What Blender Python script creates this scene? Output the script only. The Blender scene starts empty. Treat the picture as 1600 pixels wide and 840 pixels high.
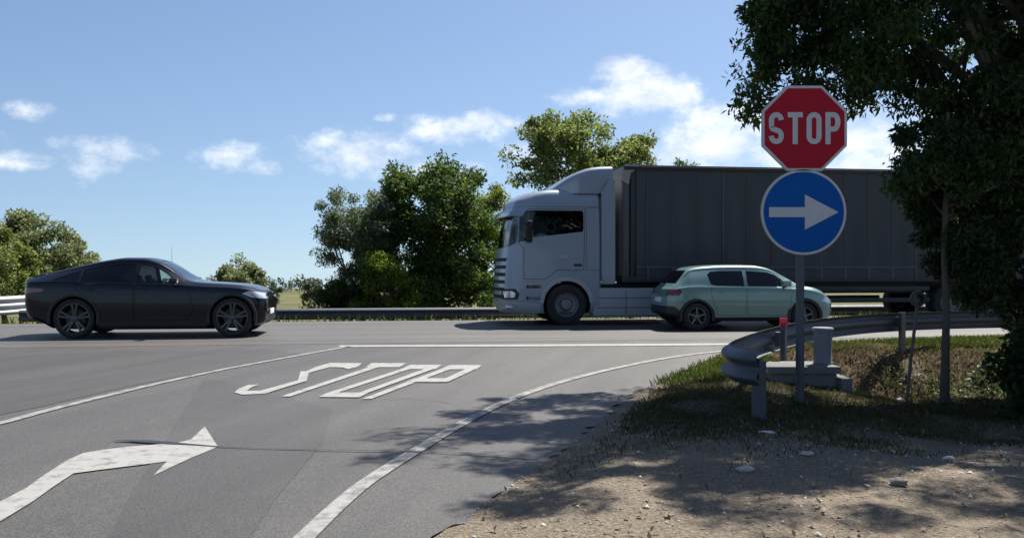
import bpy, bmesh, math, random
import numpy as np
from mathutils import Vector, Matrix

R = math.radians
random.seed(7)
rng = np.random.default_rng(11)
scene = bpy.context.scene
COL = scene.collection

# ------------------------------------------------------------------ camera, sky, sun, exposure
F = 1386.0            # focal length in photo pixels (1600 wide)
HC = 1.4              # eye height
cam_d = bpy.data.cameras.new('camera')
cam = bpy.data.objects.new('camera', cam_d)
COL.objects.link(cam)
cam.location = (0, 0, HC)
cam.rotation_euler = (R(90), 0, 0)
cam_d.sensor_width = 36
cam_d.lens = 36 * F / 1600
cam_d.clip_end = 6000
scene.camera = cam

SUN_AZ = 35.0         # degrees to the right of the viewing direction
SUN_EL = 57.0
sun_d = bpy.data.lights.new('sun', 'SUN')
sun_d.energy = 5.0
sun_d.angle = R(0.5)
sun_d.color = (1.0, 0.95, 0.87)
sun = bpy.data.objects.new('sun', sun_d)
COL.objects.link(sun)
sdir = Vector((math.sin(R(SUN_AZ)) * math.cos(R(SUN_EL)), math.cos(R(SUN_AZ)) * math.cos(R(SUN_EL)), math.sin(R(SUN_EL))))
sun.rotation_euler = sdir.to_track_quat('Z', 'Y').to_euler()

vs = scene.view_settings
vs.view_transform = 'Standard'
vs.look = 'None'
vs.exposure = 1.05
vs.gamma = 1.0
vs.use_curve_mapping = False
scene.cycles.max_bounces = 6
scene.cycles.transparent_max_bounces = 10
scene.cycles.use_denoising = True

world = bpy.data.worlds.new('World')
scene.world = world
world.use_nodes = True


def build_world():
    nt = world.node_tree
    N, Lk = nt.nodes, nt.links
    N.clear()

    def nd(t, **k):
        n = N.new(t)
        for a, b in k.items():
            setattr(n, a, b)
        return n

    def mth(op, a, b=None, c=None, clamp=False):
        n = nd('ShaderNodeMath', operation=op)
        n.use_clamp = clamp
        for i, v in enumerate((a, b, c)):
            if v is None:
                continue
            if isinstance(v, (int, float)):
                n.inputs[i].default_value = v
            else:
                Lk.new(v, n.inputs[i])
        return n.outputs[0]
    out = nd('ShaderNodeOutputWorld')
    bg = nd('ShaderNodeBackground')
    bg.inputs[1].default_value = 0.063
    sky = nd('ShaderNodeTexSky', sky_type='NISHITA')
    sky.sun_disc = False
    sky.sun_elevation = R(SUN_EL)
    sky.sun_rotation = R(SUN_AZ)
    sky.altitude = 0
    sky.air_density = 1.0
    sky.dust_density = 0.7
    sky.ozone_density = 3.2
    tc = nd('ShaderNodeTexCoord')
    sep = nd('ShaderNodeSeparateXYZ')
    Lk.new(tc.outputs['Generated'], sep.inputs[0])
    X, Y, Z = sep.outputs
    above = nd('ShaderNodeCombineXYZ')     # the sky goes on unchanged just below eye level (land falls away)
    Lk.new(X, above.inputs[0])
    Lk.new(Y, above.inputs[1])
    Lk.new(mth('ADD', mth('MULTIPLY', mth('MAXIMUM', Z, 0.0), .92), .085), above.inputs[2])
    Lk.new(above.outputs[0], sky.inputs[0])
    az = mth('ARCTAN2', X, Y)
    hyp = mth('SQRT', mth('ADD', mth('MULTIPLY', X, X), mth('MULTIPLY', Y, Y)))
    el = mth('ARCTAN2', Z, hyp)
    comb = nd('ShaderNodeCombineXYZ')
    Lk.new(az, comb.inputs[0])
    Lk.new(mth('MULTIPLY', el, 1.5), comb.inputs[1])
    n1 = nd('ShaderNodeTexNoise')
    n1.inputs['Scale'].default_value = 16
    n1.inputs['Detail'].default_value = 12
    n1.inputs['Roughness'].default_value = 0.66
    Lk.new(comb.outputs[0], n1.inputs['Vector'])
    # cumulus as ellipses in azimuth / elevation (centre, half-extents, strength)
    clouds = [
        (1000, 142, 82, 40, 1.0), (920, 150, 70, 18, .8), (975, 118, 50, 30, 1.0), (1055, 150, 40, 28, .9),
        (715, 200, 95, 30, .8), (760, 188, 60, 20, .85), (560, 240, 95, 42, .85), (520, 222, 50, 24, .8), (350, 245, 55, 28, .8),
        (160, 235, 80, 24, .72), (150, 262, 50, 28, .7), (55, 174, 44, 18, .72), (25, 250, 55, 15, .85),
        (1110, 220, 110, 52, 1.0), (1180, 190, 70, 40, 1.0), (1330, 225, 150, 60, .95), (1050, 240, 80, 24, .9), (1520, 180, 120, 60, .8),
        (600, 183, 26, 10, .55), (390, 262, 70, 16, .55), (660, 265, 150, 22, .6), (850, 240, 120, 26, .65),
        (-150, 210, 120, 40, .8), (-420, 250, 160, 30, .8), (1780, 220, 130, 60, .9), (2050, 240, 180, 40, .8),
    ]
    tot = None
    for (u, v, ru, rv, s) in clouds:
        a0 = math.atan2(u - 800, F)
        e0 = math.atan2((420 - v), math.hypot(F, u - 800))
        ra, re = 1.22 * ru / F, 1.22 * rv / F
        da = mth('MULTIPLY', mth('SUBTRACT', az, a0), 1 / ra)
        de = mth('MULTIPLY', mth('SUBTRACT', el, e0), 1 / re)
        d = mth('SUBTRACT', s, mth('ADD', mth('MULTIPLY', da, da), mth('MULTIPLY', de, de)))
        tot = d if tot is None else mth('MAXIMUM', tot, d)
    # scattered cloud low over the rest of the horizon
    n3 = nd('ShaderNodeTexNoise')
    n3.inputs['Scale'].default_value = 4
    n3.inputs['Detail'].default_value = 3
    Lk.new(comb.outputs[0], n3.inputs['Vector'])
    band = mth('SUBTRACT', 0.5, mth('MULTIPLY', mth('ABSOLUTE', mth('SUBTRACT', el, 0.16)), 5.0))
    away = mth('MULTIPLY', mth('SUBTRACT', mth('ABSOLUTE', az), 1.05), 3.0, clamp=True)
    gen = mth('SUBTRACT', mth('ADD', band, mth('MULTIPLY', n3.outputs[0], 2.0)), mth('SUBTRACT', 3.0, mth('MULTIPLY', away, 2.0)))
    tot = mth('MAXIMUM', tot, gen)
    tot = mth('MAXIMUM', tot, -1.2)
    dens = mth('ADD', tot, mth('MULTIPLY', mth('SUBTRACT', n1.outputs[0], 0.52), 3.3))
    mr = nd('ShaderNodeMapRange', interpolation_type='SMOOTHSTEP')
    Lk.new(dens, mr.inputs[0])
    mr.inputs[1].default_value = 0.0
    mr.inputs[2].default_value = 1.35
    fac = mth('MULTIPLY', mr.outputs[0], 0.93)
    # shading inside the cloud (grey in the thin, billowy folds)
    n2 = nd('ShaderNodeTexNoise')
    n2.inputs['Scale'].default_value = 11
    n2.inputs['Detail'].default_value = 6
    mp = nd('ShaderNodeMapping')
    mp.inputs['Location'].default_value = (3.1, 0.7, 0)
    Lk.new(comb.outputs[0], mp.inputs[0])
    Lk.new(mp.outputs[0], n2.inputs['Vector'])
    cr = nd('ShaderNodeValToRGB')
    cr.color_ramp.elements[0].position = .35
    cr.color_ramp.elements[0].color = (7.0, 7.5, 8.3, 1)
    cr.color_ramp.elements[1].position = .62
    cr.color_ramp.elements[1].color = (9.6, 9.7, 9.8, 1)
    Lk.new(n2.outputs[0], cr.inputs[0])
    mix = nd('ShaderNodeMix', data_type='RGBA')
    Lk.new(fac, mix.inputs['Factor'])
    Lk.new(sky.outputs[0], mix.inputs['A'])
    Lk.new(cr.outputs[0], mix.inputs['B'])
    Lk.new(mix.outputs['Result'], bg.inputs[0])
    Lk.new(bg.outputs[0], out.inputs[0])


build_world()

# ------------------------------------------------------------------ helpers


def gp(u, v, z=0.0):
    """ground point seen at photo pixel (u, v)"""
    y = F * (HC - z) / (v - 420.0)
    return ((u - 800.0) / F * y, y)


MATS = {}


def material(name):
    m = bpy.data.materials.new(name)
    m.use_nodes = True
    MATS[name] = m
    nt = m.node_tree
    return m, nt, nt.nodes, nt.links, nt.nodes['Principled BSDF']


def simple(name, col, rough=.5, metal=0.0, coat=0.0, noise=0.0, nscale=20, bump=0.0, spec=.5, rvar=0.0):
    m, nt, N, Lk, P = material(name)
    P.inputs['Base Color'].default_value = (*col, 1)
    P.inputs['Roughness'].default_value = rough
    P.inputs['Metallic'].default_value = metal
    P.inputs['Coat Weight'].default_value = coat
    P.inputs['Coat Roughness'].default_value = .05
    P.inputs['Specular IOR Level'].default_value = spec
    if noise or bump or rvar:
        tc = N.new('ShaderNodeTexCoord')
        n = N.new('ShaderNodeTexNoise')
        n.inputs['Scale'].default_value = nscale
        n.inputs['Detail'].default_value = 6
        n.inputs['Roughness'].default_value = .65
        Lk.new(tc.outputs['Object'], n.inputs['Vector'])
        if noise:
            mx = N.new('ShaderNodeMix')
            mx.data_type = 'RGBA'
            mx.inputs['A'].default_value = (*[c * (1 - noise) for c in col], 1)
            mx.inputs['B'].default_value = (*[min(1, c * (1 + noise)) for c in col], 1)
            Lk.new(n.outputs[0], mx.inputs['Factor'])
            Lk.new(mx.outputs['Result'], P.inputs['Base Color'])
        if rvar:
            mr = N.new('ShaderNodeMapRange')
            mr.inputs[3].default_value = rough - rvar
            mr.inputs[4].default_value = rough + rvar
            Lk.new(n.outputs[0], mr.inputs[0])
            Lk.new(mr.outputs[0], P.inputs['Roughness'])
        if bump:
            b = N.new('ShaderNodeBump')
            b.inputs['Strength'].default_value = bump
            b.inputs['Distance'].default_value = .02
            Lk.new(n.outputs[0], b.inputs['Height'])
            Lk.new(b.outputs[0], P.inputs['Normal'])
    return m


def glass(name, tint, refl=1.0):
    m = bpy.data.materials.new(name)
    m.use_nodes = True
    MATS[name] = m
    nt = m.node_tree
    N, Lk = nt.nodes, nt.links
    N.clear()
    o = N.new('ShaderNodeOutputMaterial')
    t = N.new('ShaderNodeBsdfTransparent')
    t.inputs[0].default_value = (*tint, 1)
    g = N.new('ShaderNodeBsdfGlossy')
    g.inputs['Roughness'].default_value = .02
    g.inputs[0].default_value = (refl, refl, refl, 1)
    fr = N.new('ShaderNodeFresnel')
    fr.inputs[0].default_value = 1.5
    mx = N.new('ShaderNodeMixShader')
    Lk.new(fr.outputs[0], mx.inputs[0])
    Lk.new(t.outputs[0], mx.inputs[1])
    Lk.new(g.outputs[0], mx.inputs[2])
    Lk.new(mx.outputs[0], o.inputs[0])
    return m


def foliage(name, c0, c1, c2, trans=.35, rough=.55):
    m, nt, N, Lk, P = material(name)
    geo = N.new('ShaderNodeNewGeometry')
    cr = N.new('ShaderNodeValToRGB')
    e = cr.color_ramp.elements
    e[0].position = 0
    e[0].color = (*c0, 1)
    e[1].position = 1
    e[1].color = (*c2, 1)
    k = e.new(.5)
    k.color = (*c1, 1)
    tc = N.new('ShaderNodeTexCoord')
    n = N.new('ShaderNodeTexNoise')
    n.inputs['Scale'].default_value = .9
    n.inputs['Detail'].default_value = 2
    Lk.new(tc.outputs['Object'], n.inputs['Vector'])
    ad = N.new('ShaderNodeMath')
    ad.operation = 'MULTIPLY_ADD'
    ad.inputs[1].default_value = .55
    sb = N.new('ShaderNodeMath')
    sb.operation = 'MULTIPLY_ADD'
    sb.inputs[1].default_value = 1.4
    sb.inputs[2].default_value = -.48
    Lk.new(n.outputs[0], sb.inputs[0])
    Lk.new(geo.outputs['Random Per Island'], ad.inputs[0])
    Lk.new(sb.outputs[0], ad.inputs[2])
    Lk.new(ad.outputs[0], cr.inputs[0])
    Lk.new(cr.outputs[0], P.inputs['Base Color'])
    P.inputs['Roughness'].default_value = rough
    P.inputs['Specular IOR Level'].default_value = .3
    tr = N.new('ShaderNodeBsdfTranslucent')
    hs = N.new('ShaderNodeHueSaturation')
    hs.inputs['Saturation'].default_value = 1.1
    hs.inputs['Value'].default_value = 1.25
    Lk.new(cr.outputs[0], hs.inputs['Color'])
    Lk.new(hs.outputs[0], tr.inputs[0])
    mx = N.new('ShaderNodeMixShader')
    mx.inputs[0].default_value = trans
    Lk.new(P.outputs[0], mx.inputs[1])
    Lk.new(tr.outputs[0], mx.inputs[2])
    Lk.new(mx.outputs[0], N['Material Output'].inputs[0])
    return m


def link(o, parent=None):
    COL.objects.link(o)
    if parent is not None:
        o.parent = parent
    return o


def empty(name, loc=(0, 0, 0), rz=0.0, parent=None):
    o = bpy.data.objects.new(name, None)
    o.empty_display_size = .2
    o.location = loc
    o.rotation_euler = (0, 0, rz)
    return link(o, parent)


def tag(o, label, cat, group=None, kind=None):
    o['label'] = label
    o['category'] = cat
    if group:
        o['group'] = group
    if kind:
        o['kind'] = kind
    return o


def obj_bm(name, bm, mat, parent=None, smooth=True, angle=35):
    me = bpy.data.meshes.new(name)
    bm.normal_update()
    bm.to_mesh(me)
    bm.free()
    if smooth:
        for p in me.polygons:
            p.use_smooth = True
        me.set_sharp_from_angle(angle=R(angle))
    me.materials.append(MATS[mat] if isinstance(mat, str) else mat)
    o = bpy.data.objects.new(name, me)
    return link(o, parent)


def obj_np(name, verts, faces, mat, parent=None, smooth=False):
    """verts (n,3), faces (m,k) numpy arrays"""
    verts = np.asarray(verts, np.float32)
    faces = np.asarray(faces, np.int32)
    k = faces.shape[1]
    me = bpy.data.meshes.new(name)
    me.vertices.add(len(verts))
    me.vertices.foreach_set('co', verts.ravel())
    me.loops.add(faces.size)
    me.loops.foreach_set('vertex_index', faces.ravel())
    me.polygons.add(len(faces))
    me.polygons.foreach_set('loop_start', np.arange(0, faces.size, k, dtype=np.int32))
    me.update(calc_edges=True)
    me.validate()
    if smooth:
        me.polygons.foreach_set('use_smooth', np.ones(len(faces), bool))
    me.materials.append(MATS[mat])
    o = bpy.data.objects.new(name, me)
    return link(o, parent)


def box(bm, x0, x1, y0, y1, z0, z1, bev=0.0, seg=2, M=None):
    r = bmesh.ops.create_cube(bm, size=1)
    vs_ = r['verts']
    for v in vs_:
        v.co = Vector(((v.co.x + .5) * (x1 - x0) + x0, (v.co.y + .5) * (y1 - y0) + y0, (v.co.z + .5) * (z1 - z0) + z0))
    if bev > 0:
        es = list({e for v in vs_ for e in v.link_edges})
        r2 = bmesh.ops.bevel(bm, geom=es, offset=bev, segments=seg, profile=.6, affect='EDGES')
        vs_ = list({v for f in r2['faces'] for v in f.verts} | {v for v in vs_ if v.is_valid})
    if M is not None:
        bmesh.ops.transform(bm, matrix=M, verts=vs_)
    return vs_


def boxo(name, b, mat, parent=None, bev=.01, seg=2):
    bm = bmesh.new()
    box(bm, *b, bev=bev, seg=seg)
    return obj_bm(name, bm, mat, parent)


def tube(bm, pts, rad, n=10, cap=True):
    """swept tube through pts, rad scalar or list"""
    pts = [Vector(p) for p in pts]
    if not hasattr(rad, '__len__'):
        rad = [rad] * len(pts)
    rings = []
    up = Vector((0.0, 0.0, 1.0))
    for i, p in enumerate(pts):
        if i == 0:
            d = pts[1] - p
        elif i == len(pts) - 1:
            d = p - pts[i - 1]
        else:
            d = pts[i + 1] - pts[i - 1]
        d.normalize()
        a = d.cross(up)
        if a.length < .05:
            a = d.cross(Vector((1, 0, 0)))
        a.normalize()
        b = d.cross(a)
        rings.append([bm.verts.new(p + rad[i] * (math.cos(t) * a + math.sin(t) * b)) for t in [2 * math.pi * k / n for k in range(n)]])
    for r0, r1 in zip(rings, rings[1:]):
        for k in range(n):
            bm.faces.new((r0[k], r0[(k + 1) % n], r1[(k + 1) % n], r1[k]))
    if cap:
        bm.faces.new(rings[0][::-1])
        bm.faces.new(rings[-1])
    return rings


def lathe(bm, prof, n=32, axis='y', c=(0, 0, 0)):
    """prof: list of (r, h); revolved round axis through c"""
    c = Vector(c)
    rings = []
    for r, h in prof:
        ring = []
        for k in range(n):
            t = 2 * math.pi * k / n
            if axis == 'y':
                p = Vector((r * math.cos(t), h, r * math.sin(t)))
            elif axis == 'x':
                p = Vector((h, r * math.cos(t), r * math.sin(t)))
            else:
                p = Vector((r * math.cos(t), r * math.sin(t), h))
            ring.append(bm.verts.new(c + p))
        rings.append(ring)
    for r0, r1 in zip(rings, rings[1:]):
        for k in range(n):
            bm.faces.new((r0[k], r0[(k + 1) % n], r1[(k + 1) % n], r1[k]))
    return rings


def prism(bm, poly, d0, d1, axis='y'):
    """closed prism: poly in (a,b), extruded d0..d1 along axis"""
    def P(a, b, d):
        return (a, d, b) if axis == 'y' else ((d, a, b) if axis == 'x' else (a, b, d))
    v0 = [bm.verts.new(P(a, b, d0)) for a, b in poly]
    v1 = [bm.verts.new(P(a, b, d1)) for a, b in poly]
    n = len(poly)
    bm.faces.new(v0)
    bm.faces.new(v1[::-1])
    for i in range(n):
        bm.faces.new((v0[i], v1[i], v1[(i + 1) % n], v0[(i + 1) % n]))
    bmesh.ops.recalc_face_normals(bm, faces=bm.faces[:])


def pchip(xs, ys):
    xs = np.asarray(xs, float)
    ys = np.asarray(ys, float)
    h = np.diff(xs)
    dl = np.diff(ys) / h
    d = np.zeros_like(ys)
    d[0], d[-1] = dl[0], dl[-1]
    for i in range(1, len(xs) - 1):
        if dl[i - 1] * dl[i] > 0:
            w1, w2 = 2 * h[i] + h[i - 1], h[i] + 2 * h[i - 1]
            d[i] = (w1 + w2) / (w1 / dl[i - 1] + w2 / dl[i])

    def f(x):
        x = min(max(x, xs[0]), xs[-1])
        i = int(min(max(np.searchsorted(xs, x) - 1, 0), len(h) - 1))
        t = (x - xs[i]) / h[i]
        return float((2 * t**3 - 3 * t**2 + 1) * ys[i] + (t**3 - 2 * t**2 + t) * h[i] * d[i] + (-2 * t**3 + 3 * t**2) * ys[i + 1] + (t**3 - t**2) * h[i] * d[i + 1])
    return f


def inpoly(x, y, poly):
    c = False
    n = len(poly)
    j = n - 1
    for i in range(n):
        xi, yi = poly[i]
        xj, yj = poly[j]
        if (yi > y) != (yj > y) and x < (xj - xi) * (y - yi) / (yj - yi) + xi:
            c = not c
        j = i
    return c


def grow(poly, d):
    """offset a polygon outwards by d"""
    n = len(poly)
    area = sum(poly[i][0] * poly[(i + 1) % n][1] - poly[(i + 1) % n][0] * poly[i][1] for i in range(n))
    s = 1 if area > 0 else -1
    out = []
    for i in range(n):
        p0, p1, p2 = Vector(poly[i - 1]), Vector(poly[i]), Vector(poly[(i + 1) % n])
        d1 = (p1 - p0).normalized()
        d2 = (p2 - p1).normalized()
        n1 = Vector((d1.y, -d1.x)) * s
        n2 = Vector((d2.y, -d2.x)) * s
        b = n1 + n2
        b = b / max(b.dot(n1), .35)
        out.append((p1.x + b.x * d, p1.y + b.y * d))
    return out


AX = {'side': (0, 2, 1), 'top': (0, 1, 2), 'front': (1, 2, 0)}


def cut(bm, poly, proj, sel):
    a, b, c = AX[proj]
    n = len(poly)
    lo = [min(p[k] for p in poly) - .02 for k in (0, 1)]
    hi = [max(p[k] for p in poly) + .02 for k in (0, 1)]
    for i in range(n):
        p, q = poly[i], poly[(i + 1) % n]
        if abs(p[0] - q[0]) + abs(p[1] - q[1]) < 1e-6:
            continue
        faces = []
        for f in bm.faces:
            aa = [v.co[a] for v in f.verts]
            bb = [v.co[b] for v in f.verts]
            if max(aa) < lo[0] or min(aa) > hi[0] or max(bb) < lo[1] or min(bb) > hi[1]:
                continue
            if sel(f.calc_center_median()):
                faces.append(f)
        co = [0, 0, 0]
        no = [0, 0, 0]
        co[a], co[b] = p
        no[a], no[b] = -(q[1] - p[1]), q[0] - p[0]
        geom = faces + list({e for f in faces for e in f.edges}) + list({v for f in faces for v in f.verts})
        bmesh.ops.bisect_plane(bm, geom=geom, plane_co=co, plane_no=no, dist=1e-4)


def circle(cx, cz, r, n=26, a0=0, a1=360):
    return [(cx + r * math.cos(R(a0 + (a1 - a0) * k / n)), cz + r * math.sin(R(a0 + (a1 - a0) * k / n))) for k in range(n)]


def extract(bm, faces, off=0.0):
    nb = bmesh.new()
    mp = {}
    for f in faces:
        vv = []
        for v in f.verts:
            if v not in mp:
                mp[v] = nb.verts.new(v.co + v.normal * off)
            vv.append(mp[v])
        try:
            nb.faces.new(vv)
        except ValueError:
            pass
    return nb


def regions(bm, regs, root, base_name, base_mat, liner='interior', liner_off=-.028, default_parent=None):
    """cut a closed shell into parts. regs: dict(name,poly,proj,sel,mat,gap,off,drop,parent)"""
    for r in regs:
        r['in'] = grow(r['poly'], -r.get('gap', 0)) if r.get('gap', 0) > 0 else r['poly']
        cut(bm, r['poly'], r['proj'], r['sel'])
        if r.get('gap', 0) > 0:
            cut(bm, r['in'], r['proj'], r['sel'])
    bm.normal_update()
    lay = {}
    gapf = []
    basef = []
    for f in bm.faces:
        c = f.calc_center_median()
        done = False
        for i, r in enumerate(regs):
            if not r['sel'](c):
                continue
            a, b, _ = AX[r['proj']]
            if inpoly(c[a], c[b], r['poly']):
                if inpoly(c[a], c[b], r['in']):
                    lay.setdefault(i, []).append(f)
                else:
                    gapf.append(f)
                done = True
                break
        if not done:
            basef.append(f)
    objs = {}
    base = obj_bm(base_name, extract(bm, basef), base_mat, root)
    linf = basef + gapf
    for i, r in enumerate(regs):
        fs = lay.get(i, [])
        if r.get('solid', not r.get('drop') and not r.get('glass')):
            linf = linf + fs
        if not fs or r.get('drop'):
            continue
        sides = [fs]
        if r.get('split'):
            sides = [[f for f in fs if f.calc_center_median().y > 0], [f for f in fs if f.calc_center_median().y <= 0]]
        for s in sides:
            if s:
                o = obj_bm(r['name'], extract(bm, s, r.get('off', 0)), r['mat'], root if r.get('top') else (default_parent or root))
                objs.setdefault(r['name'], []).append(o)
    if liner:
        obj_bm('inner_shell', extract(bm, linf, liner_off), liner, root)
    bm.free()
    objs['base'] = base
    return objs


# ------------------------------------------------------------------ materials
def mat_asphalt(name, col, var=.27, heading=78, track=.26):
    m, nt, N, Lk, P = material(name)
    tc = N.new('ShaderNodeTexCoord')

    def noise(sc, det=4, ro=.6):
        n = N.new('ShaderNodeTexNoise')
        n.inputs['Scale'].default_value = sc
        n.inputs['Detail'].default_value = det
        n.inputs['Roughness'].default_value = ro
        Lk.new(tc.outputs['Object'], n.inputs['Vector'])
        return n.outputs[0]
    big, mid, fine = noise(.35, 6, .7), noise(2.3, 8, .75), noise(95, 3, .8)
    ad = N.new('ShaderNodeMath')
    ad.operation = 'ADD'
    Lk.new(big, ad.inputs[0])
    Lk.new(mid, ad.inputs[1])
    ad2 = N.new('ShaderNodeMath')
    ad2.operation = 'MULTIPLY_ADD'
    ad2.inputs[1].default_value = .9
    Lk.new(fine, ad2.inputs[0])
    Lk.new(ad.outputs[0], ad2.inputs[2])
    mr = N.new('ShaderNodeMapRange')
    mr.inputs[1].default_value = .85
    mr.inputs[2].default_value = 2.05
    mr.inputs[3].default_value = 1 - var
    mr.inputs[4].default_value = 1 + var
    Lk.new(ad2.outputs[0], mr.inputs[0])
    mp = N.new('ShaderNodeMapping')
    mp.vector_type = 'TEXTURE'
    mp.inputs['Rotation'].default_value = (0, 0, R(heading))
    mp.inputs['Scale'].default_value = (9.0, .75, 1)
    Lk.new(tc.outputs['Object'], mp.inputs[0])
    ns = N.new('ShaderNodeTexNoise')
    ns.inputs['Scale'].default_value = 1.0
    ns.inputs['Detail'].default_value = 4
    Lk.new(mp.outputs[0], ns.inputs['Vector'])
    mt = N.new('ShaderNodeMapRange')
    mt.inputs[1].default_value = .3
    mt.inputs[2].default_value = .7
    mt.inputs[3].default_value = 1 - track
    mt.inputs[4].default_value = 1 + track
    Lk.new(ns.outputs[0], mt.inputs[0])
    vo = N.new('ShaderNodeTexVoronoi')
    vo.inputs['Scale'].default_value = 70
    Lk.new(tc.outputs['Object'], vo.inputs['Vector'])
    mv = N.new('ShaderNodeMapRange')
    mv.inputs[1].default_value = .0
    mv.inputs[2].default_value = .6
    mv.inputs[3].default_value = 1.42
    mv.inputs[4].default_value = .5
    Lk.new(vo.outputs['Distance'], mv.inputs[0])
    m1 = N.new('ShaderNodeMath')
    m1.operation = 'MULTIPLY'
    Lk.new(mr.outputs[0], m1.inputs[0])
    Lk.new(mt.outputs[0], m1.inputs[1])
    m2 = N.new('ShaderNodeMath')
    m2.operation = 'MULTIPLY'
    Lk.new(m1.outputs[0], m2.inputs[0])
    Lk.new(mv.outputs[0], m2.inputs[1])
    vm = N.new('ShaderNodeVectorMath')
    vm.operation = 'SCALE'
    vm.inputs[0].default_value = col
    Lk.new(m2.outputs[0], vm.inputs['Scale'])
    Lk.new(vm.outputs[0], P.inputs['Base Color'])
    P.inputs['Roughness'].default_value = .6
    P.inputs['Specular IOR Level'].default_value = .45
    b = N.new('ShaderNodeBump')
    b.inputs['Strength'].default_value = .5
    b.inputs['Distance'].default_value = .006
    Lk.new(fine, b.inputs['Height'])
    Lk.new(b.outputs[0], P.inputs['Normal'])
    return m


def mat_paintline(name, col, under, wear):
    m, nt, N, Lk, P = material(name)
    tc = N.new('ShaderNodeTexCoord')
    n = N.new('ShaderNodeTexNoise')
    n.inputs['Scale'].default_value = 7
    n.inputs['Detail'].default_value = 10
    n.inputs['Roughness'].default_value = .75
    Lk.new(tc.outputs['Object'], n.inputs['Vector'])
    cr = N.new('ShaderNodeValToRGB')
    cr.color_ramp.elements[0].position = wear
    cr.color_ramp.elements[0].color = (*under, 1)
    cr.color_ramp.elements[1].position = wear + .16
    cr.color_ramp.elements[1].color = (*col, 1)
    Lk.new(n.outputs[0], cr.inputs[0])
    Lk.new(cr.outputs[0], P.inputs['Base Color'])
    P.inputs['Roughness'].default_value = .65
    return m


def mat_ground():
    m, nt, N, Lk, P = material('earth')
    tc = N.new('ShaderNodeTexCoord')
    at = N.new('ShaderNodeAttribute')
    at.attribute_name = 'zone'          # r dirt/gravel, g brown bank, b far field
    sp = N.new('ShaderNodeSeparateColor')
    Lk.new(at.outputs['Color'], sp.inputs[0])

    def noise(sc, det=6, ro=.65):
        n = N.new('ShaderNodeTexNoise')
        n.inputs['Scale'].default_value = sc
        n.inputs['Detail'].default_value = det
        n.inputs['Roughness'].default_value = ro
        Lk.new(tc.outputs['Object'], n.inputs['Vector'])
        return n.outputs[0]

    def ramp(f, p0, c0, p1, c1):
        cr = N.new('ShaderNodeValToRGB')
        cr.color_ramp.elements[0].position = p0
        cr.color_ramp.elements[0].color = (*c0, 1)
        cr.color_ramp.elements[1].position = p1
        cr.color_ramp.elements[1].color = (*c1, 1)
        Lk.new(f, cr.inputs[0])
        return cr.outputs[0]

    def mix(f, a, b):
        mx = N.new('ShaderNodeMix')
        mx.data_type = 'RGBA'
        Lk.new(f, mx.inputs['Factor'])
        Lk.new(a, mx.inputs['A'])
        Lk.new(b, mx.inputs['B'])
        return mx.outputs['Result']
    f1, f2, f3 = noise(6), noise(38), noise(1.1)
    grass = ramp(f1, .35, (0.028, 0.028, 0.0154), .7, (0.084, 0.0686, 0.0434))
    dirt = mix(f3, ramp(f2, .3, (0.08, 0.064, 0.047), .7, (0.3, 0.245, 0.182)), ramp(f2, .3, (0.11, 0.092, 0.072), .72, (0.36, 0.3, 0.232)))
    bank = mix(f3, ramp(f2, .3, (0.066, 0.04818, 0.03432), .7, (0.198, 0.1452, 0.1023)), ramp(f2, .3, (0.099, 0.0759, 0.0528), .7, (0.2244, 0.1782, 0.1254)))
    field = ramp(noise(.12), .35, (0.066, 0.0759, 0.0264), .65, (0.1254, 0.1155, 0.0528))
    c = mix(sp.outputs[0], grass, dirt)
    c = mix(sp.outputs[1], c, bank)
    c = mix(sp.outputs[2], c, field)
    Lk.new(c, P.inputs['Base Color'])
    P.inputs['Roughness'].default_value = .95
    P.inputs['Specular IOR Level'].default_value = .15
    b = N.new('ShaderNodeBump')
    b.inputs['Strength'].default_value = .9
    b.inputs['Distance'].default_value = .05
    Lk.new(f2, b.inputs['Height'])
    Lk.new(b.outputs[0], P.inputs['Normal'])


ASPH = (.077, .0718, .067)
mat_asphalt('asphalt', ASPH)
mat_asphalt('asphalt_patch', (.060, .056, .0525), .28)
mat_asphalt('asphalt_main', (.098, .0915, .086), .2, 8)
mat_paintline('line_paint', (.245, .24, .228), (.105, .10, .096), .34)
mat_paintline('line_paint_worn', (.23, .225, .216), (.095, .09, .086), .40)
mat_ground()
simple('shadow_black', (.012, .012, .013), .45, noise=.3, nscale=30)  # near-black of the shadow streak painted across the side road
simple('crack_dark', (.055, .052, .05), .9, noise=.3, nscale=30)
simple('galvanised', (.07, .08, .095), .58, .25, noise=.38, nscale=6, rvar=.15)
simple('galvanised_light', (.42, .43, .44), .5, .15, noise=.15, nscale=9, rvar=.1)
simple('dark_steel', (.09, .095, .10), .55, .3, noise=.25, nscale=14)
simple('rust_post', (.11, .10, .095), .7, .2, noise=.4, nscale=14)
simple('sign_red', (.34, .010, .024), .6, spec=.12, noise=.2, nscale=7)
simple('sign_blue', (.001, .075, .30), .6, spec=.12, noise=.2, nscale=7)
simple('sign_white', (.46, .46, .46), .6, spec=.15, noise=.14, nscale=9)
simple('sign_back', (.2, .21, .22), .5, .5)
simple('concrete', (.13, .13, .125), .9, noise=.25, nscale=11, bump=.5)
simple('bollard_grey', (.14, .16, .185), .6, noise=.12, nscale=10)
simple('reflector_red', (.75, .02, .05), .25)
simple('litter', (.6, .6, .6), .6)
simple('stone', (.22, .195, .165), .9, noise=.3, nscale=20, bump=.4)
simple('stone_pale', (.4, .37, .33), .9, noise=.2, nscale=20, bump=.4)
simple('bark', (.075, .06, .048), .9, noise=.4, nscale=16, bump=.8)
simple('bark_grey', (.12, .105, .09), .9, noise=.4, nscale=16, bump=.8)
simple('tyre', (.022, .022, .023), .85, noise=.2, nscale=25)
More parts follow.
